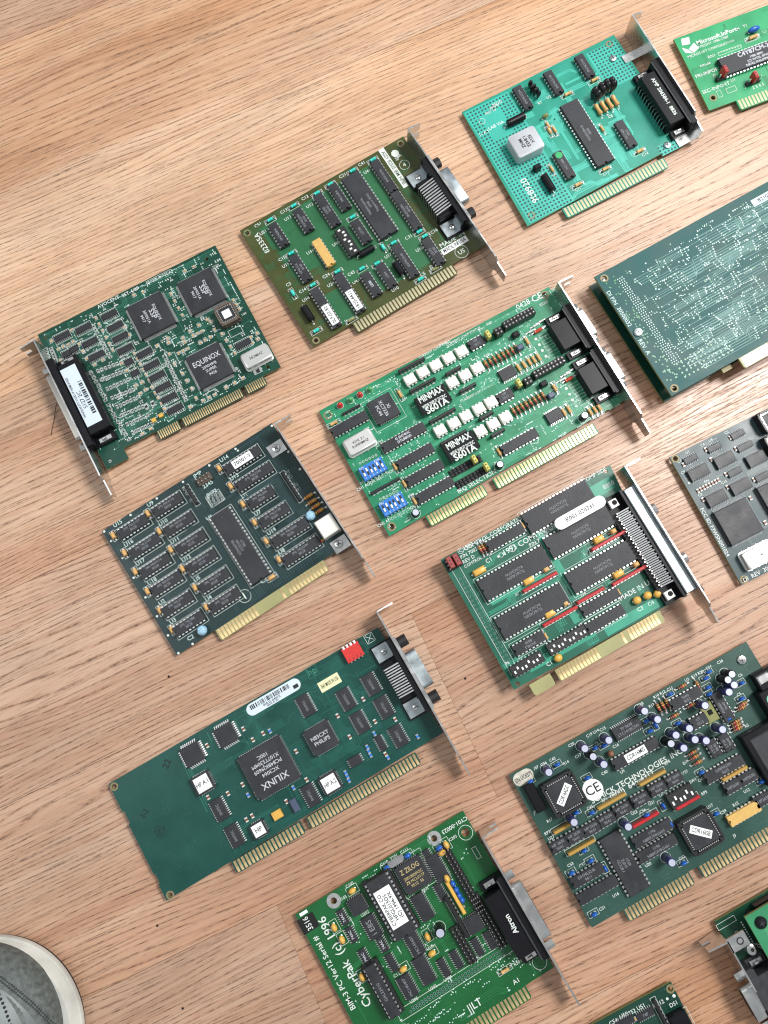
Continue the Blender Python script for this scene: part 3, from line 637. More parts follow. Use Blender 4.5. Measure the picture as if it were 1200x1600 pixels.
def build_board(B):
    e = bpy.data.objects.new(B['name'], None); COL.objects.link(e); e.empty_display_size = .01
    e.location = (B['loc'][0]*MM, B['loc'][1]*MM, B['z']*MM); e.rotation_euler = (0, 0, radians(B['rot']))
    e['label'] = B['label']; e['category'] = 'circuit board'; e['group'] = 'computer expansion cards laid out on the wooden floor'
    C = Ctx(); C.e = e; C.inks = {}; C.solid = []
    C.ink = lambda c: C.inks.setdefault(c, MB()); C.silk = C.ink('silk')
    key, col, w, h = B['key'], B['col'], B['W'], B['H']
    PIN[0] = 'tin_dull' if key == 'H' else 'tin'
    mk = 'mask_'+col
    ol = list(B.get('outline') or [(0, 0), (w, 0), (w, -h), (0, -h)]); holes = B.get('holes', ())
    link('circuit_board', pcb_mesh(ol, holes, mk), e)
    if B.get('deck') is not None:
        lo = B['deck']-B['z']; link('circuit_board', pcb_mesh(ol, (), 'mask_green_n'), e, 0, 0, lo)
        for i in range(5):
            b = MB(); b.lathe([(2.2, lo+.01), (2.2, -1.62)], 10); link('standoff', b.mesh('standoff', ['steel']), e, (6, 6, w/2, w-6, w-6)[i], (-6, -h+6, -h/2, -6, -h+6)[i])
        b = MB(); b.box(8, 13, -h+6, -6, lo, -1.7); link('stacking_connector', b.mesh('stacking_connector', ['blackcap']), e)
        for i in range(4): b = MB(); b.box(0, 22, -14, 0, lo, lo+5, .3); link('chip', b.mesh('chip', ['epoxy']), e, 18+i*34, -14-(i % 2)*40)
    for hx, hy, hr, rg in holes:
        if rg:
            b = MB(); b.ring(hx, hy, hr, hr+(1.0 if rg == 1 else rg), .05, 18); link('hole_ring', b.mesh('hole_ring', ['copper' if rg == 1 else 'tin']), e)
    ymin = -h
    for x0, x1, dep, n, idx, fw in B.get('tongue', ()):
        yb = min(p[1] for p in ol)
        if key == 'A': yb = -sorted([-p[1] for p in ol])[-3]
        edge_connector(C, x0, x1, -yb, dep, n, idx, fw, mk if not (idx or n == 0) else 'fr4_pale', B.get('pads', 0), 'finger_dull' if key in 'BCD' else 'gold')
    bk = B.get('bracket')
    if bk: bracket(C, B['z'], **bk)
    for c in B.get('conn', ()): port(C, bk['x'], bk['side'], **c)
    # copper under the solder mask
    n, _ = TR[key]; tm = MB(); vm = MB(); hy = min(p[1] for p in ol)
    xm = max(p[0] for p in ol); bare = 46 if key == 'J' else 2
    if key == 'C': tracks(tm, 34, -4, 96, hy+3, 40, 3, .9, vm)
    elif key == 'A': tracks(tm, 4, -3, xm-3, -sorted([-p[1] for p in ol])[-3]+2, n, 1, .3, vm)
    elif n: tracks(tm, bare, -2.5, xm-2.5, hy+2.5, n, ord(key), .36, vm if key not in 'E' else None, .5 if key != 'E' else .3)
    if key == 'F': tracks(tm, 3, -3, xm-3, hy+3, 110, 71, .3, vm)
    if key == 'B':     # copper pours over the olive laminate
        for a in ((12,-6,100,-24),(14,-24,98,-50),(40,-50,100,-72),(52,-72,104,-88),(20,-70,40,-94)): tm.quad([(a[0],a[3]),(a[2],a[3]),(a[2],a[1]),(a[0],a[1])], .022+.002*a[0]/100)
    if key == 'I':
        for a in ((14,-34,52,-40),(60,-14,64,-60),(14,-80,60,-86),(66,-84,112,-90),(104,-6,118,-14),(52,-66,66,-74)): tm.quad([(a[0],a[3]),(a[2],a[3]),(a[2],a[1]),(a[0],a[1])], .022+.001*a[0]/100)
    if tm.v: link('copper_tracks', tm.mesh('copper_tracks', ['track_'+col]), e, kind='stuff')
    if vm.v and key != 'J': link('vias', vm.mesh('vias', ['silkg' if key in 'AFL' else 'track_'+col]), e, kind='stuff')
    EX = globals().get('extra_'+key)
    if EX: EX(C, B, w, h)
    for t, rot, args, kw, pts in B['items']:
        for p in pts: BUILD[t](C, p[0], p[1], rot, *args, **kw)
    for c, mb in C.inks.items():
        if mb.v: link('silkscreen_print' if c != 'hole' else 'plated_holes', mb.mesh('silkscreen_print', [c]), e, kind='stuff')
    return e
def extra_C(C, B, w, h):
    regs = [(1.2,-1.8,35,-93.2),(97,-2.5,119.5,-33),(104,-86,119.5,-93.2)]; ex = [(7,-9,24,-30),(20,-26,42,-60),(24,-2,50,-24),(22,-58,36,-88)]
    mat('proto', (.03,.38,.30), .4, var=.1, vscale=60); mat('proto_hole', (.003,.055,.052), .6)
    hb = MB(); pitch = 2.54
    for i in range(60):
        for j in range(50):
            x, y = 2.6+i*pitch, -3.2-j*pitch
            if any(a <= x <= c and d <= y <= b for a, b, c, d in regs) and not any(a+1 <= x <= c-1 and d+1 <= y <= b-1 for a, b, c, d in ex[:1]): hb.disc(x, y, .72, .07, 8)
    for a, b, c, d in regs: lt = MB(); lt.quad([(a-.4,d-.4),(c+.4,d-.4),(c+.4,b+.4),(a-.4,b+.4)], .012); link('perforated_field', lt.mesh('perforated_field', ['proto']), C.e)
    link('perforations', hb.mesh('perforations', ['proto_hole']), C.e, kind='stuff')
def extra_A(C, B, w, h):
    # scattered solder pads and reference print between the parts
    R = random.Random(12); pd = MB(); big = [(p[0], p[1], a[0]/2+2.5) for t, _, a, _, ps in B['items'] if t in ('qfp', 'plcc', 'can') for p in ps]
    for i in range(330):
        x, y = R.uniform(22, 127), -R.uniform(6, 94)
        if any(abs(x-a) < r and abs(y-b) < r for a, b, r in big): continue
        hz = R.random() < .6
        for s in (-1, 1): pd.box(x+(s*.75 if hz else 0)-.35, x+(s*.75 if hz else 0)+.35, y+(0 if hz else s*.75)-.35, y+(0 if hz else s*.75)+.35, .02, .16)
        if i % 3 == 0: put_text(C.silk, R.choice(('C', 'R', 'L'))+str(R.randint(10, 199)), x, y+1.3, .95, R.choice((0, 0, 90)), .06)
    link('solder_pads', pd.mesh('solder_pads', ['whitebead']), C.e, kind='stuff')
def extra_D(C, B, w, h):
    m = C.silk; x, y = 7.5, -5.5
    m.quad([(x-4.2,y-1.2),(x+1.6,y-2.2),(x+3.0,y+3.2),(x-2.8,y+3.8)], .06); m.quad([(x-5.2,y-2.6),(x-1.6,y-5.6),(x+.6,y-9.6),(x-4.4,y-7.4)], .06); m.quad([(x-1.2,y-5.4),(x+4.2,y-2.2),(x+5.8,y-7.2),(x+1.0,y-9.4)], .06)
def extra_G(C, B, w, h):
    R = random.Random(9); tm = MB(); vm = MB(); vb = MB()
    for k in range(120):
        y = -R.uniform(8, h-8); x = R.uniform(18, w-30); n = R.choice((1, 1, 2, 3, 4)); l = R.uniform(8, 60); j = R.choice((0, 0, 2, -2, 4))
        for i in range(n):
            yy = y-i*1.7; a = (x+i*.5, yy); b = (min(x+l*.5-i*.4, w-3), yy); c = (min(b[0]+abs(j), w-3), yy+j); d = (min(c[0]+l*.5, w-3), yy+j)
            for p, q in ((a, b), (b, c), (c, d)):
                if p != q and -h+4 < q[1] < -4 and -h+4 < p[1] < -4: tm.line(p, q, .30, .035)
            for p in (a, d):
                if -h+4 < p[1] < -4: vm.disc(p[0], p[1], .5, .06, 6)
    for k in range(480):
        x, y = R.uniform(14, w-4), -R.uniform(5, h-5); hor = R.random() < .6
        for i in range(R.choice((1, 1, 2, 3, 6))): p = (x+i*1.5, y) if hor else (x, y-i*1.5); (vm if R.random() < .75 else vb).disc(p[0], max(p[1], -h+4), .42 if R.random() < .7 else .6, .06, 6)
    for i in range(42):
        y = -9-i*(h-24)/42
        for dx in (12.0, 13.6, 15.2): vm.disc(dx+(i % 2)*.4, y, .45, .06, 6)
    for k in range(90): vb.disc(R.uniform(3, 11), -R.uniform(5, h-8), .55, .06, 8)
    for i in range(12):
        for j in range(4): vb.disc(14+i*3.2, -h+16-j*3.2, .7, .06, 8)
    link('copper_tracks', tm.mesh('copper_tracks', ['track_solder']), C.e, kind='stuff'); link('solder_joints', vm.mesh('solder_joints', ['silkg']), C.e, kind='stuff'); link('vias', vb.mesh('vias', ['track_bright']), C.e, kind='stuff')
    b = MB(); x0 = B['tongue'][0][0]-10; b.box(x0, x0+7, -h-3, -h, -9, -6); link('jumper_post', b.mesh('jumper_post', ['copper']), C.e)
def extra_E(C, B, w, h):
    m = MB()
    for i in range(34): xx = 60+i*1.9; y0 = -h+3; m.line((xx, y0), (xx, y0+5+((i*7) % 11)*1.6), .5, .03)
    for i in range(5): m.line((80+i*2.2, -40-i), (80+i*2.2, -70), .4, .03)
    link('copper_tracks', m.mesh('copper_tracks', ['track_dark']), C.e, kind='stuff')
def extra_L(C, B, w, h):
    R = random.Random(6); m = MB()
    for i in range(26):
        x, y = R.uniform(22, 100), -h+R.uniform(4, 20)
        for k in range(R.randint(2, 9)): m.disc(x+k*1.5, y+(k % 2)*.5+k*R.choice((0, 0, .3)), .38, .05, 6)
    link('vias', m.mesh('vias', ['silkg']), C.e, kind='stuff')
def extra_J(C, B, w, h):
    m = C.ink('tracej')
    for i, xx in enumerate((44.5, 46.0, 47.2)): m.line((xx, -11-i*2), (xx, -44+i*3), .35, .05)
    for i in range(7): m.line((66+i*3, -3-i*.4), (66+i*3, -9), .3, .05)
def extra_M(C, B, w, h):
    mx, my = B['mezz']; zt = 14
    m = pcb_mesh([(0,0),(60,0),(60,-70),(0,-70)], (), 'mask_mezz'); o = link('daughter_board', m, C.e, mx, my, zt)
    b = MB(); b.box(6, 40, -60, -8, .02, .06); link('copper_pour', b.mesh('copper_pour', ['track_mezz']), o)
    b = MB(); b.lathe([(3.4,0),(3.4,.8),(2.4,1.9),(1.0,2.1)], 20, 6.5, -6.5); b.cur = 1; b.box(5, 8, -6.8, -6.2, 2.05, 2.15); b.box(6.2, 6.8, -8, -5, 2.05, 2.16); link('screw', b.mesh('screw', ['blackcap', 'charcoal'], 35), o)
    for p in ((6.5, -6.5), (6.5, -62), (52, -6.5)): b = MB(); b.lathe([(2.6, -zt+.02), (2.6, -1.62)], 10, *p); link('standoff', b.mesh('standoff', ['black'], 40), o)
    b = MB(); b.box(10, 50, -66, -2, -zt+.1, -zt+6); link('chip', b.mesh('chip', ['black']), o)
    bk = B['bracket']; x = bk['x']
    b = MB(); b.box(x-.4, x+11, bk['ya']-7, bk['ya']+1, 18.5-B['z']-1, 18.5-B['z'], .1); o2 = link('bracket_flap', b.mesh('bracket_flap', ['steel']), C.e)
    s = MB(); s.ring(x+6.5, bk['ya']-3, 1.4, 2.1, 18.5-B['z']+.04); link('engraving', s.mesh('engraving', ['charcoal']), o2)
    b = MB(); b.lathe([(3,0),(3,9),(2.2,9.4)], 16, x+11, bk['ya']-13); b.cur = 1; b.disc(x+11, bk['ya']-13, 1.1, 9.45); link('standoff', b.mesh('standoff', ['steel', 'hole'], 35), C.e)
BOARDS = [
dict(key='A', name='expansion_card', label='green multiport card with a barcode sticker on its black connector, bracket at its left', col='green_a', loc=(-238.88, 192.82), rot=28.4, z=4, W=131.5, H=105.1, outline=((0, -0.7), (131.8, -0.7), (131.8, -97.7), (17.5, -97.7), (17.5, -105.3), (2, -105.3)), tongue=((40.8, 56.6, 6.5, 10, None, 0.85), (58.8, 102, 6.5, 28, None, 0.85), (104.5, 119, 6.5, 9, None, 0.85)), holes=((4.17, -5.13, 1.5, 0), (122.52, -6.74, 1.2, 0), (124.47, -93.72, 1.2, 0)), bracket={'x': -0.1, 'ya': -10.67, 'yb': -125.11, 'side': -1, 'tab': 11}, conn=({'kind': 'dsub', 'y': -58.4, 'L': 64.4, 'depth': 19, 'body_y0': 0, 'pins': 0, 'label': 1},),
 items=[
  ('qfp', 0, (25, 38), {'t': ('EQUINOX', '|SSP', '209051A', '9417'), 'trot': -90}, [(72.63,-25.9),(109.31,-26.9)]),
  ('qfp', 0, (24, 38), {'t': ('|EQUINOX', '209049/B', 'SUPER', '9426'), 'trot': 0}, [(91.2,-75.48)]),
  ('plcc', 0, (14, 8), {'socket': 'brown', 'lbl': (5.5, 5.5, ''), 'lrot': 0}, [(117.08,-50.6)]),
  ('can', 0, (20, 12), {}, [(121,-85.34)]),
  ('soic', 0, (16, 0), {'fr': 1}, [(14.06,-10),(29.03,-11.75),(28.68,-22.7),(28.75,-33.07),(47.97,-11.46),(48.07,-20.63),(47.95,-29.08),(47.21,-38.08),(57.13,-46.68),(57.75,-56.36),(57.68,-64.87),(57.96,-73.34),(58.23,-81.78),(58.37,-90.46),(117.25,-72.19)]),
  ('soic', 0, (8, 0), {'fr': 1}, [(11.68,-22.45),(17.39,-21.81),(45.56,-47.1),(45.86,-56.02)]),
  ('smd', 90, (1.8, 0.9, 'black'), {'fr': 1}, [(24.78,-42.61),(27.46,-42.95),(30.14,-43.29),(32.82,-43.63),(35.5,-43.97),(38.18,-44.31),(40.86,-44.65)]),
  ('smd', 0, (1.7, 0.9, 'black'), {'fr': 1}, [(20.33,-41.86),(20.69,-45.6)]),
  ('smd', 90, (1.8, 0.9, 'black'), {'fr': 1}, [(25.13,-49.32),(27.55,-49.6),(29.96,-49.88),(32.38,-50.15),(34.79,-50.43),(37.21,-50.71),(39.63,-50.98)]),
  ('smd', 0, (1.7, 0.9, 'black'), {'fr': 1}, [(20.69,-48.58),(21.05,-52.29)]),
  ('smd', 90, (1.8, 0.9, 'black'), {'fr': 1}, [(25.14,-56.75),(27.61,-56.9),(30.07,-57.06),(32.54,-57.21),(35.01,-57.36),(37.48,-57.52),(39.95,-57.67)]),
  ('smd', 0, (1.7, 0.9, 'black'), {'fr': 1}, [(20.71,-56),(21.06,-59.7)]),
  ('smd', 90, (1.8, 0.9, 'black'), {'fr': 1}, [(25.32,-63.77),(27.72,-64.05),(30.13,-64.33),(32.53,-64.61),(34.94,-64.89),(37.35,-65.16),(39.75,-65.44)]),
  ('smd', 0, (1.7, 0.9, 'black'), {'fr': 1}, [(20.9,-63.02),(21.25,-66.71)]),
  ('smd', 90, (1.8, 0.9, 'black'), {'fr': 1}, [(25.5,-70.77),(27.99,-70.87),(30.47,-70.96),(32.96,-71.06),(35.45,-71.16),(37.94,-71.25),(40.43,-71.35)]),
  ('smd', 0, (1.7, 0.9, 'black'), {'fr': 1}, [(21.08,-70.02),(21.44,-73.7)]),
  ('smd', 90, (1.8, 0.9, 'black'), {'fr': 1}, [(25.85,-77.38),(28.27,-77.6),(30.7,-77.82),(33.12,-78.04),(35.55,-78.26),(37.98,-78.47),(40.4,-78.69)]),
  ('smd', 0, (1.7, 0.9, 'black'), {'fr': 1}, [(21.44,-76.63),(21.79,-80.29)]),
  ('smd', 90, (1.8, 0.9, 'black'), {'fr': 1}, [(26.37,-84.51),(28.76,-84.64),(31.15,-84.77),(33.54,-84.9),(35.94,-85.03),(38.33,-85.15),(40.73,-85.28)]),
  ('smd', 0, (1.7, 0.9, 'black'), {'fr': 1}, [(21.97,-83.76),(22.32,-87.41)]),
  ('smd', 90, (1.8, 0.9, 'black'), {'fr': 1}, [(27.06,-91.26),(29.39,-91.35),(31.72,-91.45),(34.05,-91.55),(36.38,-91.65),(38.71,-91.75),(41.05,-91.85)]),
  ('smd', 0, (1.7, 0.9, 'black'), {'fr': 1}, [(22.67,-90.5),(23.02,-94.14)]),
  ('smd', 0, (1.8, 0.9, 'black'), {'fr': 1}, [(35.35,-13.34),(35.44,-16.09),(35.53,-18.82),(35.62,-21.56),(35.72,-24.29),(35.81,-27.02),(35.9,-29.74),(35.99,-32.46),(36.08,-35.17),(36.17,-37.88),(67.93,-54.36),(67.88,-56.97),(67.84,-59.58),(67.79,-62.18),(67.75,-64.79),(67.7,-67.38),(67.66,-69.98),(67.61,-72.57),(67.57,-75.15),(67.52,-77.73),(67.48,-80.31),(67.44,-82.89),(67.39,-85.46),(67.35,-88.02),(0.69,-12.4),(0.44,-14.86),(0.2,-17.32),(-0.04,-19.77),(-0.28,-22.22),(4.01,-13.75),(3.89,-15.92),(3.78,-18.09),(3.66,-20.26),(3.55,-22.43)]),
  ('smd', 90, (2, 1.2, 'tan'), {'fr': 1}, [(39.23,-8.8),(39.28,-13.97),(39.34,-19.13),(39.39,-24.28),(39.45,-29.41),(39.5,-34.53),(51,-43.62),(51.18,-47.85),(51.36,-52.06),(51.54,-56.27),(51.73,-60.47),(51.91,-64.65),(51.53,-70),(51.67,-74.24),(51.82,-78.47),(51.96,-82.69),(52.11,-86.89),(90.44,-17.66),(90.49,-23.45),(90.53,-29.22),(90.57,-34.97),(107.89,-59.23),(108.47,-64.46),(109.06,-69.67),(109.64,-74.87),(73.86,-83.27),(73.56,-90.3),(71.28,-55.06),(71.18,-62.87),(72.97,-71.11),(73.31,-76.87),(104.95,-47.97),(105.03,-54.27),(125.1,-41.81),(125.43,-45.44),(125.75,-49.06),(53.46,-23.82),(53,-30.39),(21.68,-20.09),(21.69,-25.75)]),
  ('smd', 0, (2, 1.2, 'tan'), {'fr': 1}, [(77.05,-93.86),(81.21,-93.91),(85.38,-93.97),(77.14,-57.13),(80.29,-57.16),(83.45,-57.2),(92.71,-57.74),(96.51,-57.55),(100.31,-57.36),(90.72,-50.99),(93.88,-51.02),(97.06,-51.05),(90.36,-47.39),(97.14,-46.55),(105.61,-7.4),(112.47,-7.66),(68.45,-6.77),(75.04,-7.49),(8.39,-16.61),(11.88,-16.63),(15.37,-16.65),(18.87,-16.67),(24.84,-37.79),(31.12,-37.46),(2.87,-24.87),(6.52,-24.52),(123.7,-70.14),(128.57,-69.97),(122.75,-74.14),(127.2,-73.74)]),
  ('smd', 0, (2.2, 1.3, 'tan'), {'fr': 1}, [(66.76,-45.83),(75.19,-44.78),(74.31,-47.69),(83.98,-49.58),(83.73,-52.27),(94.16,-93.22),(100.43,-93.31),(106.51,-92.73),(103.94,-45.71),(6.43,-9.4),(21.65,-8.71),(22.05,-31.58),(40.86,-45.59),(41.88,-51.75),(47.05,-63.86),(47.02,-69.4),(42.86,-69.9),(42.71,-63.81),(66.74,-45.63),(32.62,-95),(38.8,-94.73),(67.7,-93.73),(53.23,-24.07),(53.54,-29.93)]),
  ('smd', 0, (3, 2.6, 'yellow'), {}, [(42.95,-90.6),(48.46,-89.95)]),
  ('smd', 90, (3.4, 1.6, 'black'), {'fr': 1}, [(42.47,-79.82),(47.14,-80.06)]),
  ('smd', 0, (5, 2.4, 'black'), {'fr': 1}, [(117.41,-93.1)]),
  ('text', 0, ('AVOCENT', 2.4), {}, [(51.23,-2.58)]),
  ('text', 0, ('SST-4/8P', 2.4), {}, [(67.26,-3.26)]),
  ('text', 0, ('B1022-0-002/A', 2), {'frame': 1}, [(88.78,-3.43)]),
  ('text', 0, ('94-2', 1.8), {}, [(127.87,-5.76)]),
  ('text', 0, ('2.04', 1.8), {}, [(128.29,-11.46)]),
  ('text', 0, ('U20', 1.4), {}, [(126.98,-53.6)]),
  ('silk', 0, ('rect', 9, 5), {}, [(116.63,-61.82)]),
  ('dot', 0, (0.45,), {}, [(113.93,-56.55),(116.08,-57.58),(118.23,-58.62),(120.38,-59.65),(122.53,-60.68)]),
  ('dot', 0, (0.9,), {'ring': 1}, [(6.12,-101.33)]),
 ]),
dict(key='B', name='expansion_card', label='olive green card with cyan capacitors and a ribbed black printer style port', col='olive', loc=(-106.33, 265.3), rot=31.88, z=4, W=129.5, H=97.2, outline=((0, 0), (129.7, 0), (129.7, -96.5), (0, -96.5)), tongue=((29.7, 107.9, 7.6, 31, None, 1.6),), holes=((3.44, -4.18, 1.5, 1), (125.22, -3.84, 1.5, 1), (3.73, -93.87, 1.5, 1)), bracket={'x': 130.1, 'ya': -5.24, 'yb': -125.48, 'side': 1, 'tab': 9, 'slots': 1}, conn=({'kind': 'gpib', 'y': -54.1, 'L': 54.3, 'depth': 15, 'plates': 1},),
 items=[
  ('dip', 90, (14, 0), {'t': ('SN7438N',)}, [(20.19,-18.4)]),
  ('dip', 90, (14, 0), {'t': ('SN74LS244', '8545')}, [(39.56,-18.1)]),
  ('dip', 90, (20, 0), {'t': ('LS245', '8542'), 'notm': 1}, [(56.87,-20.45)]),
  ('dip', 90, (16, 0), {'t': ('PAL16R4',)}, [(68.94,-16.64)]),
  ('dip', 90, (40, 1), {'t': ('TMS9914ANL', 'GPIB', 'Singapore 8542')}, [(82.77,-32.42)]),
  ('dip', 90, (20, 0), {'t': ('SN75161N',)}, [(102.08,-20.03)]),
  ('dip', 90, (24, 0), {'t': ('SN75160N', '8542')}, [(101.7,-49)]),
  ('dip', 90, (16, 0), {'t': ('HM6116', '8548')}, [(20.44,-46.51)]),
  ('dip', 90, (16, 0), {'mat': 'yellowcer'}, [(39.21,-45.21)]),
  ('dipsw', 90, (8, 'black', 7.5), {}, [(56.54,-47.13)]),
  ('dip', 90, (14, 0), {'t': ('LS138',)}, [(68.17,-45.72)]),
  ('dip', 90, (14, 0), {'t': ('LS30',), 'bold': 1}, [(54.33,-81.08)]),
  ('dip', 90, (14, 0), {'t': ('LS04',)}, [(66.12,-81.14)]),
  ('dip', 90, (20, 0), {'t': ('SN74LS645',)}, [(82.1,-78.93)]),
  ('dip', 90, (16, 0), {'t': ('LS175', '8540')}, [(101.3,-83.4)]),
  ('dip', 90, (24, 0), {'t': ('8541',), 'lbl': (15, 5.2, '1820-4431'), 'loff': -6}, [(38.99,-78.59)]),
  ('dip', 90, (24, 0), {'t': ('8540',), 'lbl': (15, 5.2, '0L9-02-82'), 'loff': -6}, [(20.33,-78.98)]),
  ('axial', 0, (11, 4.6, 'blackcap'), {}, [(64,-59.28)]),
  ('axial', 90, (10, 5, 'blackcap'), {}, [(75.66,-81.35)]),
  ('axial', 90, (11, 5, 'blackcap'), {}, [(8.39,-76.03)]),
  ('axial', 0, (4, 2.2, 'cyan'), {'fr': 1}, [(21.15,-4.79),(39.72,-4.47),(57.85,-5.04),(68.86,-4.3),(86.8,-3.84),(102.76,-4.33),(20.9,-33.08),(40.31,-60.64),(21.61,-59.98),(55.28,-67.53),(65.76,-69.83),(82.72,-63.19),(101.54,-65.56),(102.8,-70.33),(69.18,-32.75),(7.22,-88.51),(84.25,-94.57)]),
  ('axial', 90, (4, 2.2, 'cyan'), {'fr': 1}, [(7.46,-57.88),(75.01,-62.28)]),
  ('axial', 0, (4.5, 1.8, 'olivebead'), {'fr': 1}, [(30.75,-94.3),(96.74,-93.66)]),
  ('text', 0, ('U51', 2.2), {}, [(12.73,-9.64)]),
  ('text', 0, ('C51', 2.2), {}, [(12.52,-3.09)]),
  ('text', 0, ('C13', 2.2), {}, [(32.31,-3.92)]),
  ('text', 0, ('U13', 2.2), {}, [(31.98,-9.76)]),
  ('text', 0, ('C12', 2.2), {}, [(49.49,-3.04)]),
  ('text', 0, ('U12', 2.2), {}, [(49.28,-9.6)]),
  ('text', 0, ('C21', 2.2), {}, [(79.42,-2.82)]),
  ('text', 0, ('C41', 2.2), {}, [(95.01,-2.44)]),
  ('text', 0, ('U41', 2.2), {}, [(95.21,-9.14)]),
  ('text', 0, ('C15', 2.2), {}, [(13.86,-32.64)]),
  ('text', 0, ('U15', 2.2), {}, [(13.61,-38.01)]),
  ('text', 0, ('U44', 2.2), {}, [(32.33,-38.55)]),
  ('text', 0, ('U45', 2.2), {}, [(50.02,-42.76)]),
  ('text', 0, ('C24', 2.2), {}, [(32.6,-58.83)]),
  ('text', 0, ('U24', 2.2), {}, [(32.08,-65.75)]),
  ('text', 0, ('C14', 2.2), {}, [(14,-59.44)]),
  ('text', 0, ('U14', 2.2), {}, [(12.73,-65.84)]),
  ('text', 0, ('C43', 2.2), {}, [(47.63,-66.34)]),
  ('text', 0, ('U43', 2.2), {}, [(47.43,-72.67)]),
  ('text', 0, ('C10', 2.2), {}, [(65.42,-62.78)]),
  ('text', 0, ('C11', 2.2), {}, [(81.6,-58.12)]),
  ('text', 0, ('U16', 2.2), {}, [(95.09,-75.96)]),
  ('text', 0, ('C16', 2.2), {}, [(110.35,-70.29)]),
  ('text', 0, ('C31', 2.2), {}, [(93.75,-64.79)]),
  ('text', 0, ('U10', 2.2), {}, [(66.52,-91.33)]),
  ('text', 0, ('C5', 2.2), {}, [(87.68,-92.16)]),
  ('text', 0, ('F1', 2.2), {}, [(27.08,-93.22)]),
  ('text', 0, ('U17', 2.2), {}, [(74.98,-68.81)]),
  ('text', 0, ('J2', 2.2), {}, [(95.09,-90.94)]),
  ('text', 0, ('C3', 2.2), {}, [(8.26,-50.74)]),
  ('text', 90, ('82335A', 3.6), {}, [(8.22,-15.78)]),
  ('text', 0, ('E-1', 1.8), {}, [(67.62,-5.97)]),
  ('label', -90, (33, 4.2, 'ASSY 82335 IBM HPIB'), {'mat': 'silk', 'ink': 'olive_ink'}, [(111.69,-16.51)]),
  ('dot', 0, (2.8,), {}, [(118.32,-7.95)]),
  ('dot', 0, (3.6,), {'ring': 1}, [(119.22,-18.61)]),
  ('text', 0, ('R', 2.4), {}, [(120.2,-10.99)]),
  ('text', 0, ('SP', 2.4), {}, [(117.65,-12.06)]),
  ('text', 0, ('4', 3), {}, [(119.22,-18.61)]),
  ('text', 0, ('MADE  IN', 3.2), {}, [(117.42,-81.72)]),
  ('label', 0, (20, 4.4, 'MADE IN USA'), {'mat': 'white'}, [(116.49,-86.09)]),
  ('dot', 0, (4.6,), {'ring': 1}, [(118.03,-92.41)]),
  ('text', 0, ('US', 3), {}, [(118.03,-92.41)]),
 ]),
dict(key='C', name='expansion_card', label='bright teal prototype card with perforated ends and a large grey crystal can', col='teal', loc=(44.22, 351.67), rot=27.86, z=4, W=121.2, H=94.8, outline=((0, 0), (121.2, 1.6), (123.1, -91), (-1.6, -94.8)), tongue=((24.8, 103.5, 7.6, 31, None, 1.6),), holes=((114.75, -3.19, 1.6, 1), (4.52, -89.28, 1.6, 1)), bracket={'x': 130.2, 'ya': 0.12, 'yb': -94.33, 'side': 1, 'tab': 8, 'flaps': 1}, conn=({'kind': 'dsub', 'y': -60.9, 'L': 53, 'depth': 17, 'text': 'AMP 206584-1  8836', 'raise_': 1, 'noshell': 1},),
 items=[
  ('dip', 90, (14, 0), {'t': ('SN74LS32N',)}, [(40.46,-12.26)]),
  ('dip', 90, (14, 0), {'t': ('SN74LS138',)}, [(64.51,-12.21)]),
  ('dip', 90, (14, 0), {'t': ('SN74LS245',)}, [(89.5,-11.65)]),
  ('dip', 90, (40, 1), {'t': ('INS8250N-B', '8838'), 'stripe': 1}, [(65.77,-55.84)]),
  ('dip', 90, (16, 0), {'t': ('MC1488',), 'greendot': 1}, [(40.52,-68.99)]),
  ('dip', 90, (16, 0), {'t': ('MC1489', '8840')}, [(88.29,-68.97)]),
  ('axial', 0, (13, 5.2, 'blackcap'), {}, [(28.43,-24.29)]),
  ('axial', 90, (13, 5.2, 'blackcap'), {}, [(24.64,-75.42)]),
  ('box', 0, (4.5, 3.5, 5, 'blackcap'), {}, [(23.53,-62.01)]),
  ('box', 0, (20, 17.5, 8.5, 'greycan'), {'rnd': 2.2, 't': ('EDX', '1.8432', 'MHZ'), 'trot': -90}, [(24.09,-44.51)]),
  ('sball', 0, (3.2, 7, 'blackgloss'), {}, [(49.74,-5.9),(50.42,-9.36),(50.78,-12.44),(49.01,-9.37),(49.43,-12.67),(50.88,-15.38)]),
  ('bead', 0, (5, 2.5, 'olivebead'), {}, [(47.5,-31.08)]),
  ('axial', 90, (4.6, 2, 'tan'), {'fr': 1}, [(45.23,-41.56),(48.58,-42.43),(77.4,-57.07),(32.67,-66.75),(46.35,-37.42)]),
  ('axial', 0, (5, 2.4, 'tan'), {'fr': 1}, [(91.15,-22.74),(69.68,-23.26),(64.42,-83.88),(42.46,-85.03),(91.32,-83.45)]),
  ('sball', 0, (5.4, 11, 'blackgloss'), {}, [(84.02,-36.76),(88.63,-35.44),(92.99,-34.56),(97.13,-35.28),(83.55,-33.65),(88.96,-32.76),(93.16,-32.17),(96.9,-32.66)]),
  ('axial', 90, (8, 3, 'tan'), {}, [(81.97,-43.75),(86.5,-43.52),(90.95,-43.44),(95.4,-43.36)]),
  ('screw', 0, (5.2,), {}, [(110.95,-14.26),(110.23,-88.21)]),
  ('text', 90, ('908920', 4.6), {}, [(12.39,-72.84)]),
  ('text', 0, ('MOD', 2.2), {}, [(24.46,-5.93)]),
  ('text', 0, ('LAB VIA', 2.4), {}, [(15.77,-20.04)]),
  ('text', 0, ('1-VM', 2.4), {}, [(5.53,-21.18)]),
  ('text', 0, ('TIMER', 1.9), {}, [(21.12,-7.2)]),
  ('text', 0, ('PRT 10', 1.9), {}, [(17.29,-9.37)]),
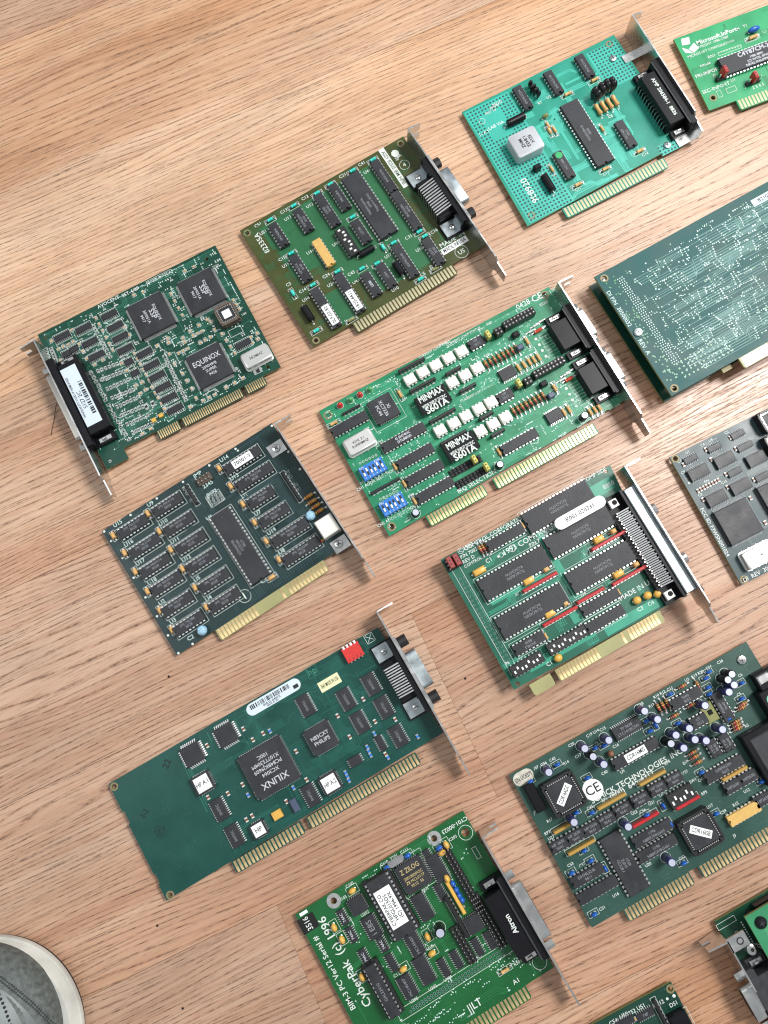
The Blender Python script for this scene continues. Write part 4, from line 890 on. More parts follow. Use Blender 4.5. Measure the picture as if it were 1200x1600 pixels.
  ('dot', 0, (2.2,), {'ring': 1}, [(8.74,-12.8)]),
  ('text', 0, ('C7', 2), {}, [(93.9,-26.16)]),
  ('text', 0, ('R9', 2), {}, [(65.78,-20.21)]),
  ('text', 0, ('C12', 2), {}, [(63.58,-86.49)]),
  ('text', 0, ('C14', 2), {}, [(93.91,-86.94)]),
  ('text', 0, ('C8', 2), {}, [(87.6,-51.28)]),
  ('text', 0, ('R7', 2), {}, [(50.28,-19.54)]),
  ('text', 0, ('C11', 2), {}, [(41.28,-87.49)]),
  ('text', 0, ('U2', 2), {}, [(57.77,-18.77)]),
 ]),
dict(key='D', name='expansion_card', label='bright green card lettered InPort cut by the upper right corner', col='bright', W=118, loc=(191.82, 405.72), rot=21.19, z=4, H=58.6, tongue=((20, 98.7, 7.6, 31, None, 1.6),), holes=((6.5, -50.94, 1.6, 1),),
 items=[
  ('dip', 0, (40, 1), {'t': ('|C4Y87CM-X', '1986 8841', '(C) INTEL 8742', 'D8742 PHILIPPINES'), 'bold': 1}, [(44.8,-34.04)]),
  ('hdr', 90, (1, 3), {}, [(17.1,-40.28)]),
  ('shunt', 90, ('red',), {}, [(18.02,-38.57)]),
  ('hdr', 0, (4, 1), {}, [(35.62,-50.81)]),
  ('shunt', 90, ('red',), {}, [(35.1,-49.91)]),
  ('bead', 0, (9, 4, 'bluebead'), {}, [(52.67,-15.03)]),
  ('axial', 0, (5, 2.4, 'tan'), {'fr': 1}, [(49.55,-19.78),(51.06,-19.32)]),
  ('text', 0, ('Microsoft.InPort', 3.2), {'bold': 1}, [(28.25,-8.85)]),
  ('text', 0, ('TM', 2), {}, [(43.58,-9.3)]),
  ('text', 0, ('COPYRIGHT 1986-1989', 1.9), {}, [(21.81,-12.32)]),
  ('text', 0, ('MICROSOFT CORPORATION', 1.9), {}, [(20.57,-16.44)]),
  ('text', 0, ('RN1', 2.2), {}, [(18.78,-21.74)]),
  ('text', 0, ('PRI-INPORT', 2.6), {}, [(11.41,-32.18)]),
  ('text', 0, ('SEC-INPORT', 2.6), {}, [(11.39,-44.76)]),
  ('text', 0, ('P/N-04', 1.9), {}, [(11.97,-26.07)]),
  ('text', 0, ('J3', 2), {}, [(14.25,-35.77)]),
  ('text', 0, ('U1', 2.2), {}, [(24.64,-43.78)]),
  ('text', 0, ('J4', 2.2), {}, [(30.81,-51.14)]),
  ('text', 0, ('2 3 4 5', 2.2), {}, [(38.63,-54.26)]),
  ('text', 0, ('Y1', 2.2), {}, [(49.89,-8.97)]),
  ('text', 0, ('C1', 2), {}, [(60.59,-17.92)]),
  ('silk', 0, ('rect', 17, 2.4), {}, [(32.12,-22.14)]),
  ('dot', 0, (0.45,), {}, [(24.22,-21.09),(26.27,-21.21),(28.31,-21.32),(30.35,-21.43),(32.4,-21.54),(34.44,-21.65),(36.48,-21.76),(38.53,-21.87),(40.57,-21.98)]),
  ('silk', 0, ('rect', 7, 3.6), {}, [(20.55,-49.82)]),
  ('silk', 0, ('rect', 3, 5), {}, [(11.65,-49.74)]),
 ]),
dict(key='E', name='expansion_card', label='very dark teal card with rows of small chips and a white cube socket', col='dark', loc=(-187.98, 61.22), rot=33.48, z=4, W=127.8, H=93.1, tongue=((27.9, 107.5, 7.6, 31, (0, 1, 2, 3, 4, 5, 6, 7, 8, 9, 10, 18, 20, 21, 22, 23, 24, 25, 26, 27, 28, 29, 30), 1.8),), bracket={'x': 129, 'ya': -5.62, 'yb': -120.38, 'side': 1, 'tab': 11},
 items=[
  ('dip', 0, (16, 0), {'t': ('(M) 74LS157', '8528'), 'fr': 1}, [(18.71,-9.39),(18.55,-24.01)]),
  ('dip', 0, (16, 0), {'t': ('(M) MK4116', '8528'), 'fr': 1}, [(17.8,-38.3),(18.11,-51.9)]),
  ('dip', 0, (16, 0), {'t': ('(M) 74LS74', '8528'), 'fr': 1}, [(16.98,-66.61)]),
  ('dip', 0, (16, 0), {'t': ('(M) 74LS86', '8528'), 'fr': 1}, [(16.83,-80.76)]),
  ('dip', 0, (16, 0), {'t': ('(M) MK4116', '8528'), 'fr': 1}, [(43.97,-9.56),(43.78,-24.09),(44.05,-38.07),(43.69,-52.07)]),
  ('dip', 0, (16, 0), {'t': ('(M) 74LS374', '8528'), 'fr': 1}, [(43.73,-66.78)]),
  ('dip', 0, (16, 0), {'t': ('(M) 74LS245', '8528'), 'fr': 1}, [(42.88,-80.77)]),
  ('dip', 0, (20, 0), {'t': ('(M) 74LS245', '8528'), 'fr': 1}, [(99.69,-24.65)]),
  ('dip', 0, (14, 0), {'t': ('(M) 74LS00', '8528'), 'fr': 1}, [(96.18,-38.26)]),
  ('dip', 0, (16, 0), {'t': ('(M) 74LS138', '8528'), 'fr': 1}, [(96.97,-52.52)]),
  ('dip', 0, (20, 0), {'t': ('(M) 74LS240', '8528'), 'fr': 1}, [(99.56,-67.3)]),
  ('dip', 0, (20, 0), {'t': ('(M) 74LS244', '8528'), 'fr': 1}, [(99.4,-81.09)]),
  ('dip', 0, (20, 0), {'lbl': (14, 5.4, '70001-3'), 'fr': 1}, [(99.14,-11.28)]),
  ('dip', 90, (40, 1), {'t': ('SCN2674B', 'CS2N40', '8527'), 'fr': 1}, [(69.06,-56.99)]),
  ('tant', 90, (4, 2.4, 'tan'), {'hh': 3.4, 'fr': 1}, [(4.99,-7),(5.39,-20.46),(5.05,-34.46),(5.25,-49.24),(5.74,-63.73),(5.89,-78.06),(30.48,-6.97),(30.75,-20.84),(30.86,-34.87),(30.86,-49.27),(31.45,-63.76),(31.03,-78.02),(83.73,-7.1),(83.8,-21.07),(84.25,-35.2),(84.28,-49.3),(84.15,-63.57),(84.69,-77.79)]),
  ('tant', 0, (4.5, 2.4, 'tan'), {'hh': 3, 'fr': 1}, [(74.86,-84.67)]),
  ('sip', 90, (14, 1.8, 'black'), {'hh': 3.5, 'fr': 1}, [(60.06,-12.02)]),
  ('sip', 90, (22, 1.6, 'black'), {'hh': 3.5, 'fr': 1}, [(116.1,-42.49)]),
  ('hdr', 0, (4, 2), {'col': 'brown'}, [(72.1,-7.85)]),
  ('dot', 0, (0.9,), {'ring': 1}, [(67.36,-21.82),(69.96,-22.09),(72.56,-22.35),(75.16,-22.61),(67.2,-24.19),(69.8,-24.45),(72.4,-24.72),(75,-24.98),(67.65,-19.54),(70.18,-19.82),(72.71,-20.1),(75.24,-20.37)]),
  ('silk', 0, ('rect', 10, 8), {}, [(71.32,-21.97)]),
  ('axial', 0, (6, 2.4, 'amber'), {}, [(121.89,-54),(122.06,-58.09),(122.4,-61.9),(122.65,-65.83)]),
  ('sball', 0, (6.4, 6.4, 'skyblue'), {}, [(116.19,-65.61),(21.78,-89.05)]),
  ('box', 0, (12, 12, 11, 'whitebox'), {}, [(121.54,-77.96)]),
  ('axial', 0, (4, 2, 'brown'), {}, [(113.34,-82.68)]),
  ('box', 0, (11, 8.5, 0.9, 'steel'), {}, [(121.43,-16.21)]),
  ('screw', 0, (5.5,), {'zb': 0.9, 'dark': 1}, [(121.17,-16.12)]),
  ('box', 0, (11, 8.5, 0.9, 'steel'), {}, [(122.16,-90.75)]),
  ('screw', 0, (5.5,), {'zb': 0.9, 'dark': 1}, [(121.26,-90.2)]),
  ('dot', 0, (4.2,), {'ring': 1}, [(54.41,-85.09)]),
  ('text', 0, ('1', 4.5), {}, [(54.41,-85.09)]),
  ('text', 0, ('U15', 2.6), {'col': 'silkg'}, [(10.9,-1.54)]),
  ('text', 0, ('U16', 2.6), {'col': 'silkg'}, [(10.43,-16.28)]),
  ('text', 0, ('U17', 2.6), {'col': 'silkg'}, [(10.45,-30.67)]),
  ('text', 0, ('U18', 2.6), {'col': 'silkg'}, [(10.53,-45.16)]),
  ('text', 0, ('U2', 2.6), {'col': 'silkg'}, [(9.03,-59.77)]),
  ('text', 0, ('U3', 2.6), {'col': 'silkg'}, [(8.81,-73.64)]),
  ('text', 0, ('U9', 2.6), {'col': 'silkg'}, [(34.78,-2.17)]),
  ('text', 0, ('U10', 2.6), {'col': 'silkg'}, [(35.53,-16.88)]),
  ('text', 0, ('U11', 2.6), {'col': 'silkg'}, [(35.91,-30.86)]),
  ('text', 0, ('U12', 2.6), {'col': 'silkg'}, [(36.07,-44.79)]),
  ('text', 0, ('U5', 2.6), {'col': 'silkg'}, [(35,-59.45)]),
  ('text', 0, ('U4', 2.6), {'col': 'silkg'}, [(34.69,-73.93)]),
  ('text', 0, ('U14', 2.6), {'col': 'silkg'}, [(89.6,-2.98)]),
  ('text', 0, ('U13', 2.6), {'col': 'silkg'}, [(88.82,-16.92)]),
  ('text', 0, ('U1', 2.6), {'col': 'silkg'}, [(88.04,-30.76)]),
  ('text', 0, ('U7', 2.6), {'col': 'silkg'}, [(88.96,-45.03)]),
  ('text', 0, ('U19', 2.6), {'col': 'silkg'}, [(90.14,-59.94)]),
  ('text', 0, ('U8', 2.6), {'col': 'silkg'}, [(88.74,-74.15)]),
  ('text', 0, ('U6', 2.6), {'col': 'silkg'}, [(61.74,-30.44)]),
  ('text', 0, ('JMP', 2.6), {'col': 'silkg'}, [(69.91,-2.46)]),
  ('text', 0, ('2345', 2.6), {'col': 'silkg'}, [(72.11,-11.61)]),
  ('text', 0, ('JMP2', 2.6), {'col': 'silkg'}, [(71.3,-17.77)]),
  ('text', 0, ('C2', 2.6), {'col': 'silkg'}, [(12.74,-88.51)]),
  ('text', 0, ('C3', 2.6), {'col': 'silkg'}, [(69.55,-83.51)]),
  ('text', -90, ('RN1   47 K', 2.4), {}, [(118.8,-39.66)]),
  ('text', -90, ('RN3   K', 2.4), {}, [(58.02,-9.93)]),
  ('dot', 0, (0.8,), {}, [(1.15,-1.14),(20.55,-1.23),(40.05,-1.31),(59.66,-1.4),(79.38,-1.49),(99.2,-1.58),(126.87,-1.6),(126.55,-22.06),(126.63,-35.83),(1.81,-8.72),(2.42,-22.21),(1.99,-36.76),(1.95,-51.45),(2.01,-65.54),(1.73,-79.48),(1.46,-92.41),(11.82,-92.4),(99.84,-3.56)]),
 ]),
dict(key='F', name='expansion_card', label='green card with white opto couplers, two black converter blocks and blue switches', col='green_f', loc=(-50.3, 139.44), rot=29.25, z=4, W=172.5, H=93.1, outline=((-0.5, 0.5), (172.5, 0.5), (177.3, -89.9), (-0.5, -93.1)), tongue=((25.6, 67.4, 7.6, 18, None, 1.6), (74.5, 149.3, 7.6, 31, None, 1.6)), holes=((3.34, -4.82, 1.9, 1), (3.72, -88.48, 1.9, 1), (167.21, -3.16, 1.9, 1)), bracket={'x': 173.6, 'ya': -4.15, 'yb': -117.16, 'side': 1, 'tab': 11}, conn=({'kind': 'dsub', 'y': -34.6, 'L': 32.2, 'depth': 18, 'db9': 1}, {'kind': 'dsub', 'y': -68.5, 'L': 32, 'depth': 18, 'db9': 1}),
 items=[
  ('led', 0, ('redled',), {}, [(13.27,-3.12),(27.86,-3.28)]),
  ('led', 0, ('greenled',), {}, [(20.79,-3.32),(35.08,-3.42)]),
  ('sip', 0, (13, 1.6, 'black'), {'hh': 2.5}, [(18.12,-9.44)]),
  ('dip', 0, (20, 0), {}, [(12.31,-17.43)]),
  ('plcc', 0, (16.4, 11), {'t': ('Xi', 'XC7336', 'PC44'), 'trot': -90, 'frs': 22}, [(36.36,-19.56)]),
  ('axial', 90, (5, 2.2, 'tan'), {'fr': 1}, [(50.67,-15.67),(24.21,-40.91),(24.53,-56.06),(24.25,-68.62),(24.45,-81.48)]),
  ('axial', 0, (5, 2.2, 'tan'), {'fr': 1}, [(3.93,-11.72)]),
  ('can', 0, (20.3, 12.7), {'t': ('KDK 2.1', '8.0000MHZ')}, [(12.35,-31.57)]),
  ('dip', 0, (24, 0), {'t': ('G SN74HC', 'DTL88030'), 'bold': 1}, [(38.31,-42.31)]),
  ('dip', 0, (20, 0), {}, [(38.75,-56.7),(38.69,-69.15),(39.08,-81.77),(101.36,-80.69)]),
  ('dipsw', 0, (6, 'blue', 9.5), {}, [(11.16,-50.9),(11.19,-76.83)]),
  ('dot', 0, (0.8,), {'ring': 1}, [(6.11,-42.78),(8.4,-42.87),(10.7,-42.96),(13,-43.05),(15.29,-43.13),(17.59,-43.22),(6.2,-69.65),(8.51,-69.76),(10.83,-69.87),(13.14,-69.99),(15.46,-70.1),(17.77,-70.21)]),
  ('sip', 0, (21, 1.8, 'black'), {'hh': 3}, [(12.91,-63.97)]),
  ('elec', 0, (5, 6, 'blackcap'), {}, [(21,-88.65),(82.61,-87.88)]),
  ('elec', 0, (5, 7, 'blackcap'), {}, [(145.14,-86.86)]),
  ('opto', 0, (), {}, [(60.84,-10.84),(70.6,-10.57),(80.19,-10.64),(89.91,-10.54),(99.45,-10.78),(83.65,-25.93),(93.33,-25.85),(102.71,-25.58),(61.05,-49.8),(71.09,-50.02),(80.2,-49.7),(89.8,-49.64),(98.75,-49.65),(83.16,-62.89),(92.74,-62.85),(101.92,-62.8)]),
  ('box', 0, (21.5, 12.5, 6.5, 'blackgloss'), {'t': ('|MINMAX', 'WIDE INPUT DC/DC', '|S601A')}, [(66.6,-30.51),(66.88,-65.72)]),
  ('sip', 0, (19, 2, 'black'), {'hh': 5}, [(65.76,-18.28),(66.27,-3.05)]),
  ('sip', 0, (11, 2, 'black'), {'hh': 5}, [(87.8,-19.65)]),
  ('sip', 0, (12, 2, 'black'), {'hh': 5}, [(90.09,-34.2)]),
  ('sip', 0, (19, 2, 'black'), {'hh': 5}, [(66.84,-42.13),(65.68,-58.17)]),
  ('sip', 0, (10, 2, 'black'), {'hh': 5}, [(91.32,-55.91),(91.98,-69.29)]),
  ('dip', 0, (8, 0), {'t': ('HP', '2611')}, [(110.51,-10.3),(108.59,-50.36)]),
  ('hdr', 90, (1, 2), {'ph': 7}, [(118.32,-11.21),(119.1,-48.95)]),
  ('shunt', 90, ('yellowj',), {}, [(118.82,-10.36),(119.58,-48.13)]),
  ('hdr', 0, (2, 2), {'shroud': 1}, [(125.99,-11.73),(125.49,-49.7)]),
  ('hdr', 0, (9, 2), {'shroud': 1}, [(141.92,-10.37),(141.92,-48.38)]),
  ('box', 0, (4.5, 3.5, 5, 'blackcap'), {}, [(135.51,-18.22),(134.1,-55.72)]),
  ('box', 0, (4.5, 3.5, 5, 'bluegrey'), {}, [(133.46,-27.16),(134.49,-64.73)]),
  ('axial', 90, (6, 2, 'brown'), {}, [(109.28,-25.74),(112.54,-25.86),(115.8,-25.97),(119.07,-26.09),(122.34,-26.21),(125.61,-26.32),(128.89,-26.44),(132.16,-26.56),(108.84,-62.02),(111.97,-62.06),(115.1,-62.1),(118.23,-62.14),(121.37,-62.18),(124.5,-62.22),(127.64,-62.26),(130.78,-62.29)]),
  ('soic', 0, (16, 1), {'pins': 1}, [(117.97,-37.79),(129.68,-77.03)]),
  ('axial', 90, (5, 2.2, 'tan'), {'fr': 1}, [(126.26,-38.01),(130.49,-38.16),(134.4,-38.14),(137.79,-38.26),(141.18,-38.39),(136.41,-77.98),(140.28,-77.97),(151.15,-86.28),(154.6,-86.25),(157.8,-86.31),(140.29,-25.29),(139.67,-61.13)]),
  ('axial', 0, (5.5, 2.4, 'reddio'), {}, [(150.21,-22.54),(150.56,-60.62)]),
  ('axial', 0, (3.2, 1.6, 'whitebead'), {}, [(155.18,-17.86),(155.22,-56.14),(150.4,-18.56),(150.49,-56.81),(145.93,-20.57),(146.07,-58.75),(154.78,-22.18),(154.83,-60.37)]),
  ('silk', 0, ('rect', 7, 2.2), {}, [(152.55,-26.71)]),
  ('dot', 0, (1,), {}, [(146.56,-26.49),(158.56,-26.92)]),
  ('silk', 0, ('rect', 7, 2.2), {}, [(152.27,-65.19)]),
  ('dot', 0, (1,), {}, [(146.34,-64.95),(158.21,-65.43)]),
  ('silk', 0, ('rect', 7, 2.2), {}, [(152.49,-31.21)]),
  ('dot', 0, (1,), {}, [(146.5,-30.99),(158.48,-31.42)]),
  ('silk', 0, ('rect', 7, 2.2), {}, [(152.2,-69.59)]),
  ('dot', 0, (1,), {}, [(146.28,-69.35),(158.13,-69.83)]),
  ('silk', 0, ('rect', 7, 2.2), {}, [(152.09,-35.51)]),
  ('dot', 0, (1,), {}, [(146.11,-35.29),(158.08,-35.73)]),
  ('silk', 0, ('rect', 7, 2.2), {}, [(151.81,-73.8)]),
  ('dot', 0, (1,), {}, [(145.89,-73.56),(157.74,-74.04)]),
  ('silk', 0, ('rect', 7, 2.2), {}, [(152.19,-40.08)]),
  ('dot', 0, (1,), {}, [(146.21,-39.86),(158.17,-40.3)]),
  ('silk', 0, ('rect', 7, 2.2), {}, [(151.91,-78.27)]),
  ('dot', 0, (1,), {}, [(146,-78.03),(157.82,-78.51)]),
  ('hdr', 0, (9, 2), {'flat': 1}, [(63.78,-77.73),(63.73,-85.77)]),
  ('shunt', 90, ('yellowj',), {}, [(69.88,-77.32),(74.1,-85.22)]),
  ('axial', 90, (5, 2.2, 'tan'), {'fr': 1}, [(87.07,-80.19)]),
  ('text', 0, ('IRQ SELECTION', 2.8), {}, [(65.22,-89.69)]),
  ('text', 0, ('CH1 ADDR SELECTION', 1.9), {}, [(9.74,-57.38)]),
  ('text', 0, ('CH2 ADDR SELECTION', 1.9), {}, [(9.98,-84.14)]),
  ('text', 0, ('0428', 3.6), {}, [(151.41,-1.88)]),
  ('text', 0, ('CE', 4.6), {}, [(161.85,-2.23)]),
  ('text', 0, ('PCL-741', 2.2), {}, [(45.12,-4.32)]),
  ('text', 0, ('CURRENT LOOP STATUS', 1.6), {}, [(106.18,-1.62)]),
  ('text', 0, ('CURRENT LOOP CARD', 1.6), {}, [(85.36,-0.06)]),
  ('text', 0, ('CURRENT LOOP STATUS', 1.6), {}, [(95.23,-39.25)]),
  ('text', 0, ('C21', 2), {}, [(16.3,-89.43)]),
  ('text', 0, ('RS232', 1.8), {}, [(163.79,-7.92)]),
  ('text', 0, ('C7 C23 C26 C32', 1.7), {}, [(150.64,-89.21)]),
  ('text', 0, ('SW1', 1.6), {}, [(1.86,-54.75)]),
  ('text', 0, ('DO-36', 1.4), {}, [(92.23,0.59)]),
  ('text', 0, ('U4', 1.6), {}, [(106.82,-9.92)]),
  ('text', 0, ('U16', 1.6), {}, [(66.64,-6.39)]),
  ('text', 0, ('U17', 1.6), {}, [(76.41,-6.28)]),
  ('text', 0, ('U18', 1.6), {}, [(86.2,-6.18)]),
  ('text', 0, ('U19', 1.6), {}, [(95.52,-6.93)]),
  ('text', 0, ('C14', 1.6), {}, [(24.18,-36.65)]),
  ('text', 0, ('C17', 1.6), {}, [(26.16,-51.04)]),
  ('text', 0, ('C20', 1.6), {}, [(24.5,-76.94)]),
  ('text', 0, ('U23', 1.6), {}, [(126.47,-81.08)]),
  ('text', 0, ('TX1', 1.6), {}, [(119.34,-3.37)]),
  ('text', 0, ('RX2', 1.6), {}, [(125.44,-2.26)]),
  ('text', 0, ('R14', 1.6), {}, [(112.85,-20.11)]),
  ('text', 0, ('U31', 1.6), {}, [(105.11,-48.15)]),
  ('text', 0, ('C4', 1.6), {}, [(94.31,-84.75)]),
 ]),
dict(key='G', name='expansion_card', label='teal double deck card lying face down, solder side up with white dots', col='solder', W=170, loc=(126.73, 224.7), rot=29.55, z=17, H=91.6, deck=3.2, tongue=((49.6, 160, 7.6, 0, None, 1.6),), pads=1, holes=((4.93, -4.09, 1.7, 1), (4.22, -88.16, 1.7, 1)),
 items=[
  ('screw', 0, (6,), {}, [(4.12,-45.52)]),
  ('text', -90, ('DI P/N  30500032', 2.6), {'col': 'silkg'}, [(2.07,-26.23)]),
  ('text', -90, ('REV. A', 2.8), {'col': 'silkg'}, [(2.31,-55.7)]),
  ('label', 0, (18, 5, '82107'), {'mat': 'paleblue'}, [(124.27,-8.2)]),
 ]),
dict(key='H', name='expansion_card', label='slate grey card with a shiny oscillator, cut by the right edge', col='slate', W=150, loc=(173.09, 108.79), rot=26.28, z=4, H=90.6, holes=((2.94, -2.5, 1.6, 1), (3.21, -88.26, 1.6, 1)),
 items=[
  ('soic', 0, (14, 0), {}, [(10.89,-7.08),(28.07,-7.08),(45.58,-6.16),(31.59,-26.58)]),
  ('soic', 0, (16, 0), {}, [(45.84,-15.02),(46.16,-36.8)]),
  ('soic', 0, (20, 1), {}, [(10.85,-16.74),(29.6,-16.95),(30.17,-36.18),(12.72,-36.1),(48,-25.2)]),
  ('qfp', 0, (23, 25), {'thick': 3.4}, [(17.1,-54.93)]),
  ('qfp', 0, (20, 21), {'thick': 3.4}, [(47.42,-51.66)]),
  ('plcc', 0, (14, 8), {'socket': 'black'}, [(66.73,-7.22),(62.86,-22.15)]),
  ('can', 0, (23, 12.7), {}, [(17.92,-78.79)]),
  ('smd', 90, (2.8, 1.6, 'white'), {}, [(5.43,-8.28),(5.08,-14.26),(22.87,-5.87),(22.71,-13.02),(40.71,-5.97),(40.11,-13.8),(26.16,-25.46),(22.86,-33.13),(40.2,-36.12),(5.26,-33.25),(32.3,-45.51),(32.64,-63.1)]),
  ('smd', 90, (2.8, 1.4, 'white'), {}, [(5.21,-26.98),(7.34,-26.93),(9.46,-26.87),(11.59,-26.82),(13.72,-26.77),(15.85,-26.72),(17.99,-26.67),(20.12,-26.62)]),
  ('text', -90, ('FCC ID: F3W5N001024', 2.4), {}, [(1.67,-54.47)]),
  ('text', 0, ('DI  REV  30500', 2.6), {}, [(13.96,-88.68)]),
  ('dot', 0, (0.9,), {}, [(2.97,-20.11)]),
  ('text', 0, ('C5', 1.7), {}, [(4.44,-5.25)]),
  ('text', 0, ('U1', 1.7), {}, [(11.74,-2.33)]),
  ('text', 0, ('C9', 1.7), {}, [(2.77,-12.5)]),
  ('text', 0, ('C4', 1.7), {}, [(22.57,-2.45)]),
  ('text', 0, ('U5', 1.7), {}, [(28.9,-2.08)]),
  ('text', 0, ('C2', 1.7), {}, [(40.3,-2.03)]),
  ('text', 0, ('C8', 1.7), {}, [(5.23,-29.83)]),
  ('text', 0, ('RN', 1.7), {}, [(13.35,-23.95)]),
  ('text', 0, ('C15', 1.7), {}, [(22.76,-29.47)]),
  ('text', 0, ('U12', 1.7), {}, [(40.76,-41.82)]),
 ]),
dict(key='I', name='expansion_card', label='green card with five large black chips, red strips and a long comb connector', col='green_i', loc=(26.13, 42.45), rot=29.21, z=11, W=122.7, H=90, outline=((0.3, -0.2), (122.7, -0.2), (112.9, -91.7), (0.3, -89.8)), tongue=((27.3, 101.3, 7.6, 31, (0, 1, 2, 3, 4, 5, 6, 7, 8, 9, 10, 11, 19, 21, 22, 23, 24, 25, 26, 27, 28, 29), 1.8), (9.4, 23.9, 7.6, 0, None, 1.6)), holes=((3.83, -87.77, 1.4, 0), (118.18, -2.04, 1.4, 0)), bracket={'x': 124.7, 'ya': -5.77, 'yb': -113.39, 'side': 1, 'tab': 11, 'zt': 27, 'zb0': 8}, conn=({'kind': 'comb', 'y': -54, 'L': 73.8, 'depth': 13},),
 items=[
  ('dip', 0, (36, 1), {'t': ('TL16C450N', 'RCACHTW'), 'flip': 1, 'fr': 1}, [(79.95,-7.05),(83.88,-26.75),(35.57,-29.34),(84.39,-51.74),(33.2,-54.37)]),
  ('dip', 0, (20, 0), {'fr': 1}, [(41.77,-7.58),(71.92,-69.83),(69.11,-80.06)]),
  ('dip', 0, (16, 0), {'t': ('SN74LS', '8838'), 'flip': 1, 'fr': 1}, [(21.77,-70.15)]),
  ('dipsw', 0, (10, 'black', 7), {}, [(42.56,-79.52)]),
  ('dipsw', 0, (8, 'black', 7), {}, [(14.36,-80.11)]),
  ('sip', 0, (24, 2, 'red'), {'hh': 5, 'fr': 1}, [(95.83,-40.18),(46.21,-41.67),(95.6,-64.59),(46.18,-65.32)]),
  ('sip', 0, (19, 2, 'red'), {'hh': 5, 'fr': 1}, [(68.8,-63.58)]),
  ('tant', 0, (8, 4, 'yellow'), {'hh': 4}, [(17.47,-17.89)]),
  ('tant', 0, (6.5, 4, 'yellow'), {'hh': 4}, [(91.3,-36.65),(40.66,-37.66),(90.53,-60.66),(41.7,-61.13)]),
  ('tant', 0, (3.4, 3, 'tan'), {'hh': 4}, [(101.77,-36.76),(53.64,-36.85),(103.17,-60.86),(53.38,-60.37)]),
  ('bead', 0, (5.5, 5, 'yellow'), {}, [(32.59,-86.16),(92.07,-79.83),(99.21,-80.41),(105.19,-82.55)]),
  ('axial', 90, (6, 2, 'brown'), {}, [(24.97,-6.87),(27.14,-7.03),(29.31,-7.2)]),
  ('axial', 90, (4, 2, 'tan'), {}, [(33.02,-71.42),(55.43,-79.17),(85.31,-70.09),(55.33,-6.72)]),
  ('axial', 90, (6, 2.2, 'brown'), {'fr': 1}, [(111.56,-80.44)]),
  ('shunt', 90, ('maroon',), {'big': 1}, [(4.32,-4.74),(8.61,-5.07)]),
  ('hdr', 0, (4, 3), {}, [(6.15,-5.76)]),
  ('silk', 90, ('rect', 74, 5.2), {}, [(5.92,-44.89)]),
  ('silk', 90, ('rect', 58, 5.2), {}, [(111.48,-52.09)]),
  ('dot', 0, (0.75,), {'dim': 1}, [(5.01,-16.48),(4.95,-19.49),(4.89,-22.49),(4.82,-25.48),(4.76,-28.47),(4.7,-31.45),(4.63,-34.43),(4.57,-37.4),(4.51,-40.37),(4.44,-43.33),(4.38,-46.29),(4.32,-49.24),(4.26,-52.18),(4.19,-55.12),(4.13,-58.06),(4.07,-60.99),(4.01,-63.91),(3.94,-66.83),(3.88,-69.75),(3.82,-72.66),(109.8,-29.59),(109.82,-32.59),(109.84,-35.6),(109.85,-38.59),(109.87,-41.58),(109.89,-44.57),(109.91,-47.55),(109.92,-50.53),(109.94,-53.5),(109.96,-56.46),(109.98,-59.42),(109.99,-62.38),(110.01,-65.33),(110.03,-68.27),(110.05,-71.21),(110.06,-74.15),(7.72,-16.61),(7.66,-19.62),(7.59,-22.62),(7.53,-25.61),(7.46,-28.6),(7.39,-31.58),(7.33,-34.56),(7.26,-37.54),(7.2,-40.5),(7.13,-43.47),(7.07,-46.42),(7,-49.37),(6.94,-52.32),(6.87,-55.26),(6.81,-58.2),(6.74,-61.13),(6.68,-64.05),(6.61,-66.97),(6.55,-69.89),(6.49,-72.8),(112.57,-29.72),(112.58,-32.73),(112.6,-35.73),(112.61,-38.73),(112.63,-41.72),(112.64,-44.71),(112.66,-47.69),(112.67,-50.67),(112.69,-53.64),(112.7,-56.6),(112.72,-59.56),(112.73,-62.52),(112.75,-65.47),(112.76,-68.42),(112.78,-71.36),(112.79,-74.29)]),
  ('label', 0, (35, 7.5, 'K001-020331'), {'mat': 'white', 'rnd': 1, 'zb': 8.3}, [(88.41,-16.96)]),
  ('text', 0, ('1993', 2.6), {}, [(19.39,-1.23)]),
  ('dot', 0, (1.9,), {'ring': 1}, [(14.05,-1.39)]),
  ('text', 0, ('C', 2), {}, [(14.05,-1.39)]),
  ('text', 0, ('COMTROL CORPORATION', 2.5), {}, [(38.36,-1.82)]),
  ('text', 0, ('1993 COMTROL', 3.4), {}, [(53.09,-15.66)]),
  ('text', 0, ('COMP.', 3.2), {}, [(71.7,-16.4)]),
  ('dot', 0, (2.2,), {'ring': 1}, [(42.6,-15.57)]),
  ('text', 0, ('P/N 7003C', 2.2), {}, [(59.7,-19.35)]),
  ('text', 0, ('P/N 7003B', 2.2), {}, [(18.55,-5.12)]),
  ('text', 0, ('REV D', 2.2), {}, [(15.62,-8.36)]),
  ('text', 0, ('MADE IN USA', 3), {}, [(96.91,-74.37)]),
  ('text', 0, ('COMP SIDE', 2.4), {}, [(110.78,-0.94)]),
  ('text', 0, ('8850', 2.8), {}, [(115.24,-10.61)]),
  ('text', 0, ('C1', 2.6), {}, [(26.28,-15)]),
  ('text', 0, ('C3', 2.4), {}, [(91.74,-85.47)]),
  ('text', 0, ('C4', 2.4), {}, [(99.07,-85.81)]),
  ('text', 0, ('C1', 2.4), {}, [(26.7,-86.84)]),
  ('text', 0, ('RP2', 2), {}, [(81.33,-40.49)]),
  ('text', 0, ('RP1', 2), {}, [(31.91,-41.09)]),
  ('text', 0, ('U4', 2), {}, [(66.2,-61.04)]),
  ('text', 0, ('P6', 2), {}, [(4.53,-74.38)]),
  ('text', 0, ('U5', 2), {}, [(13.67,-75.78)]),
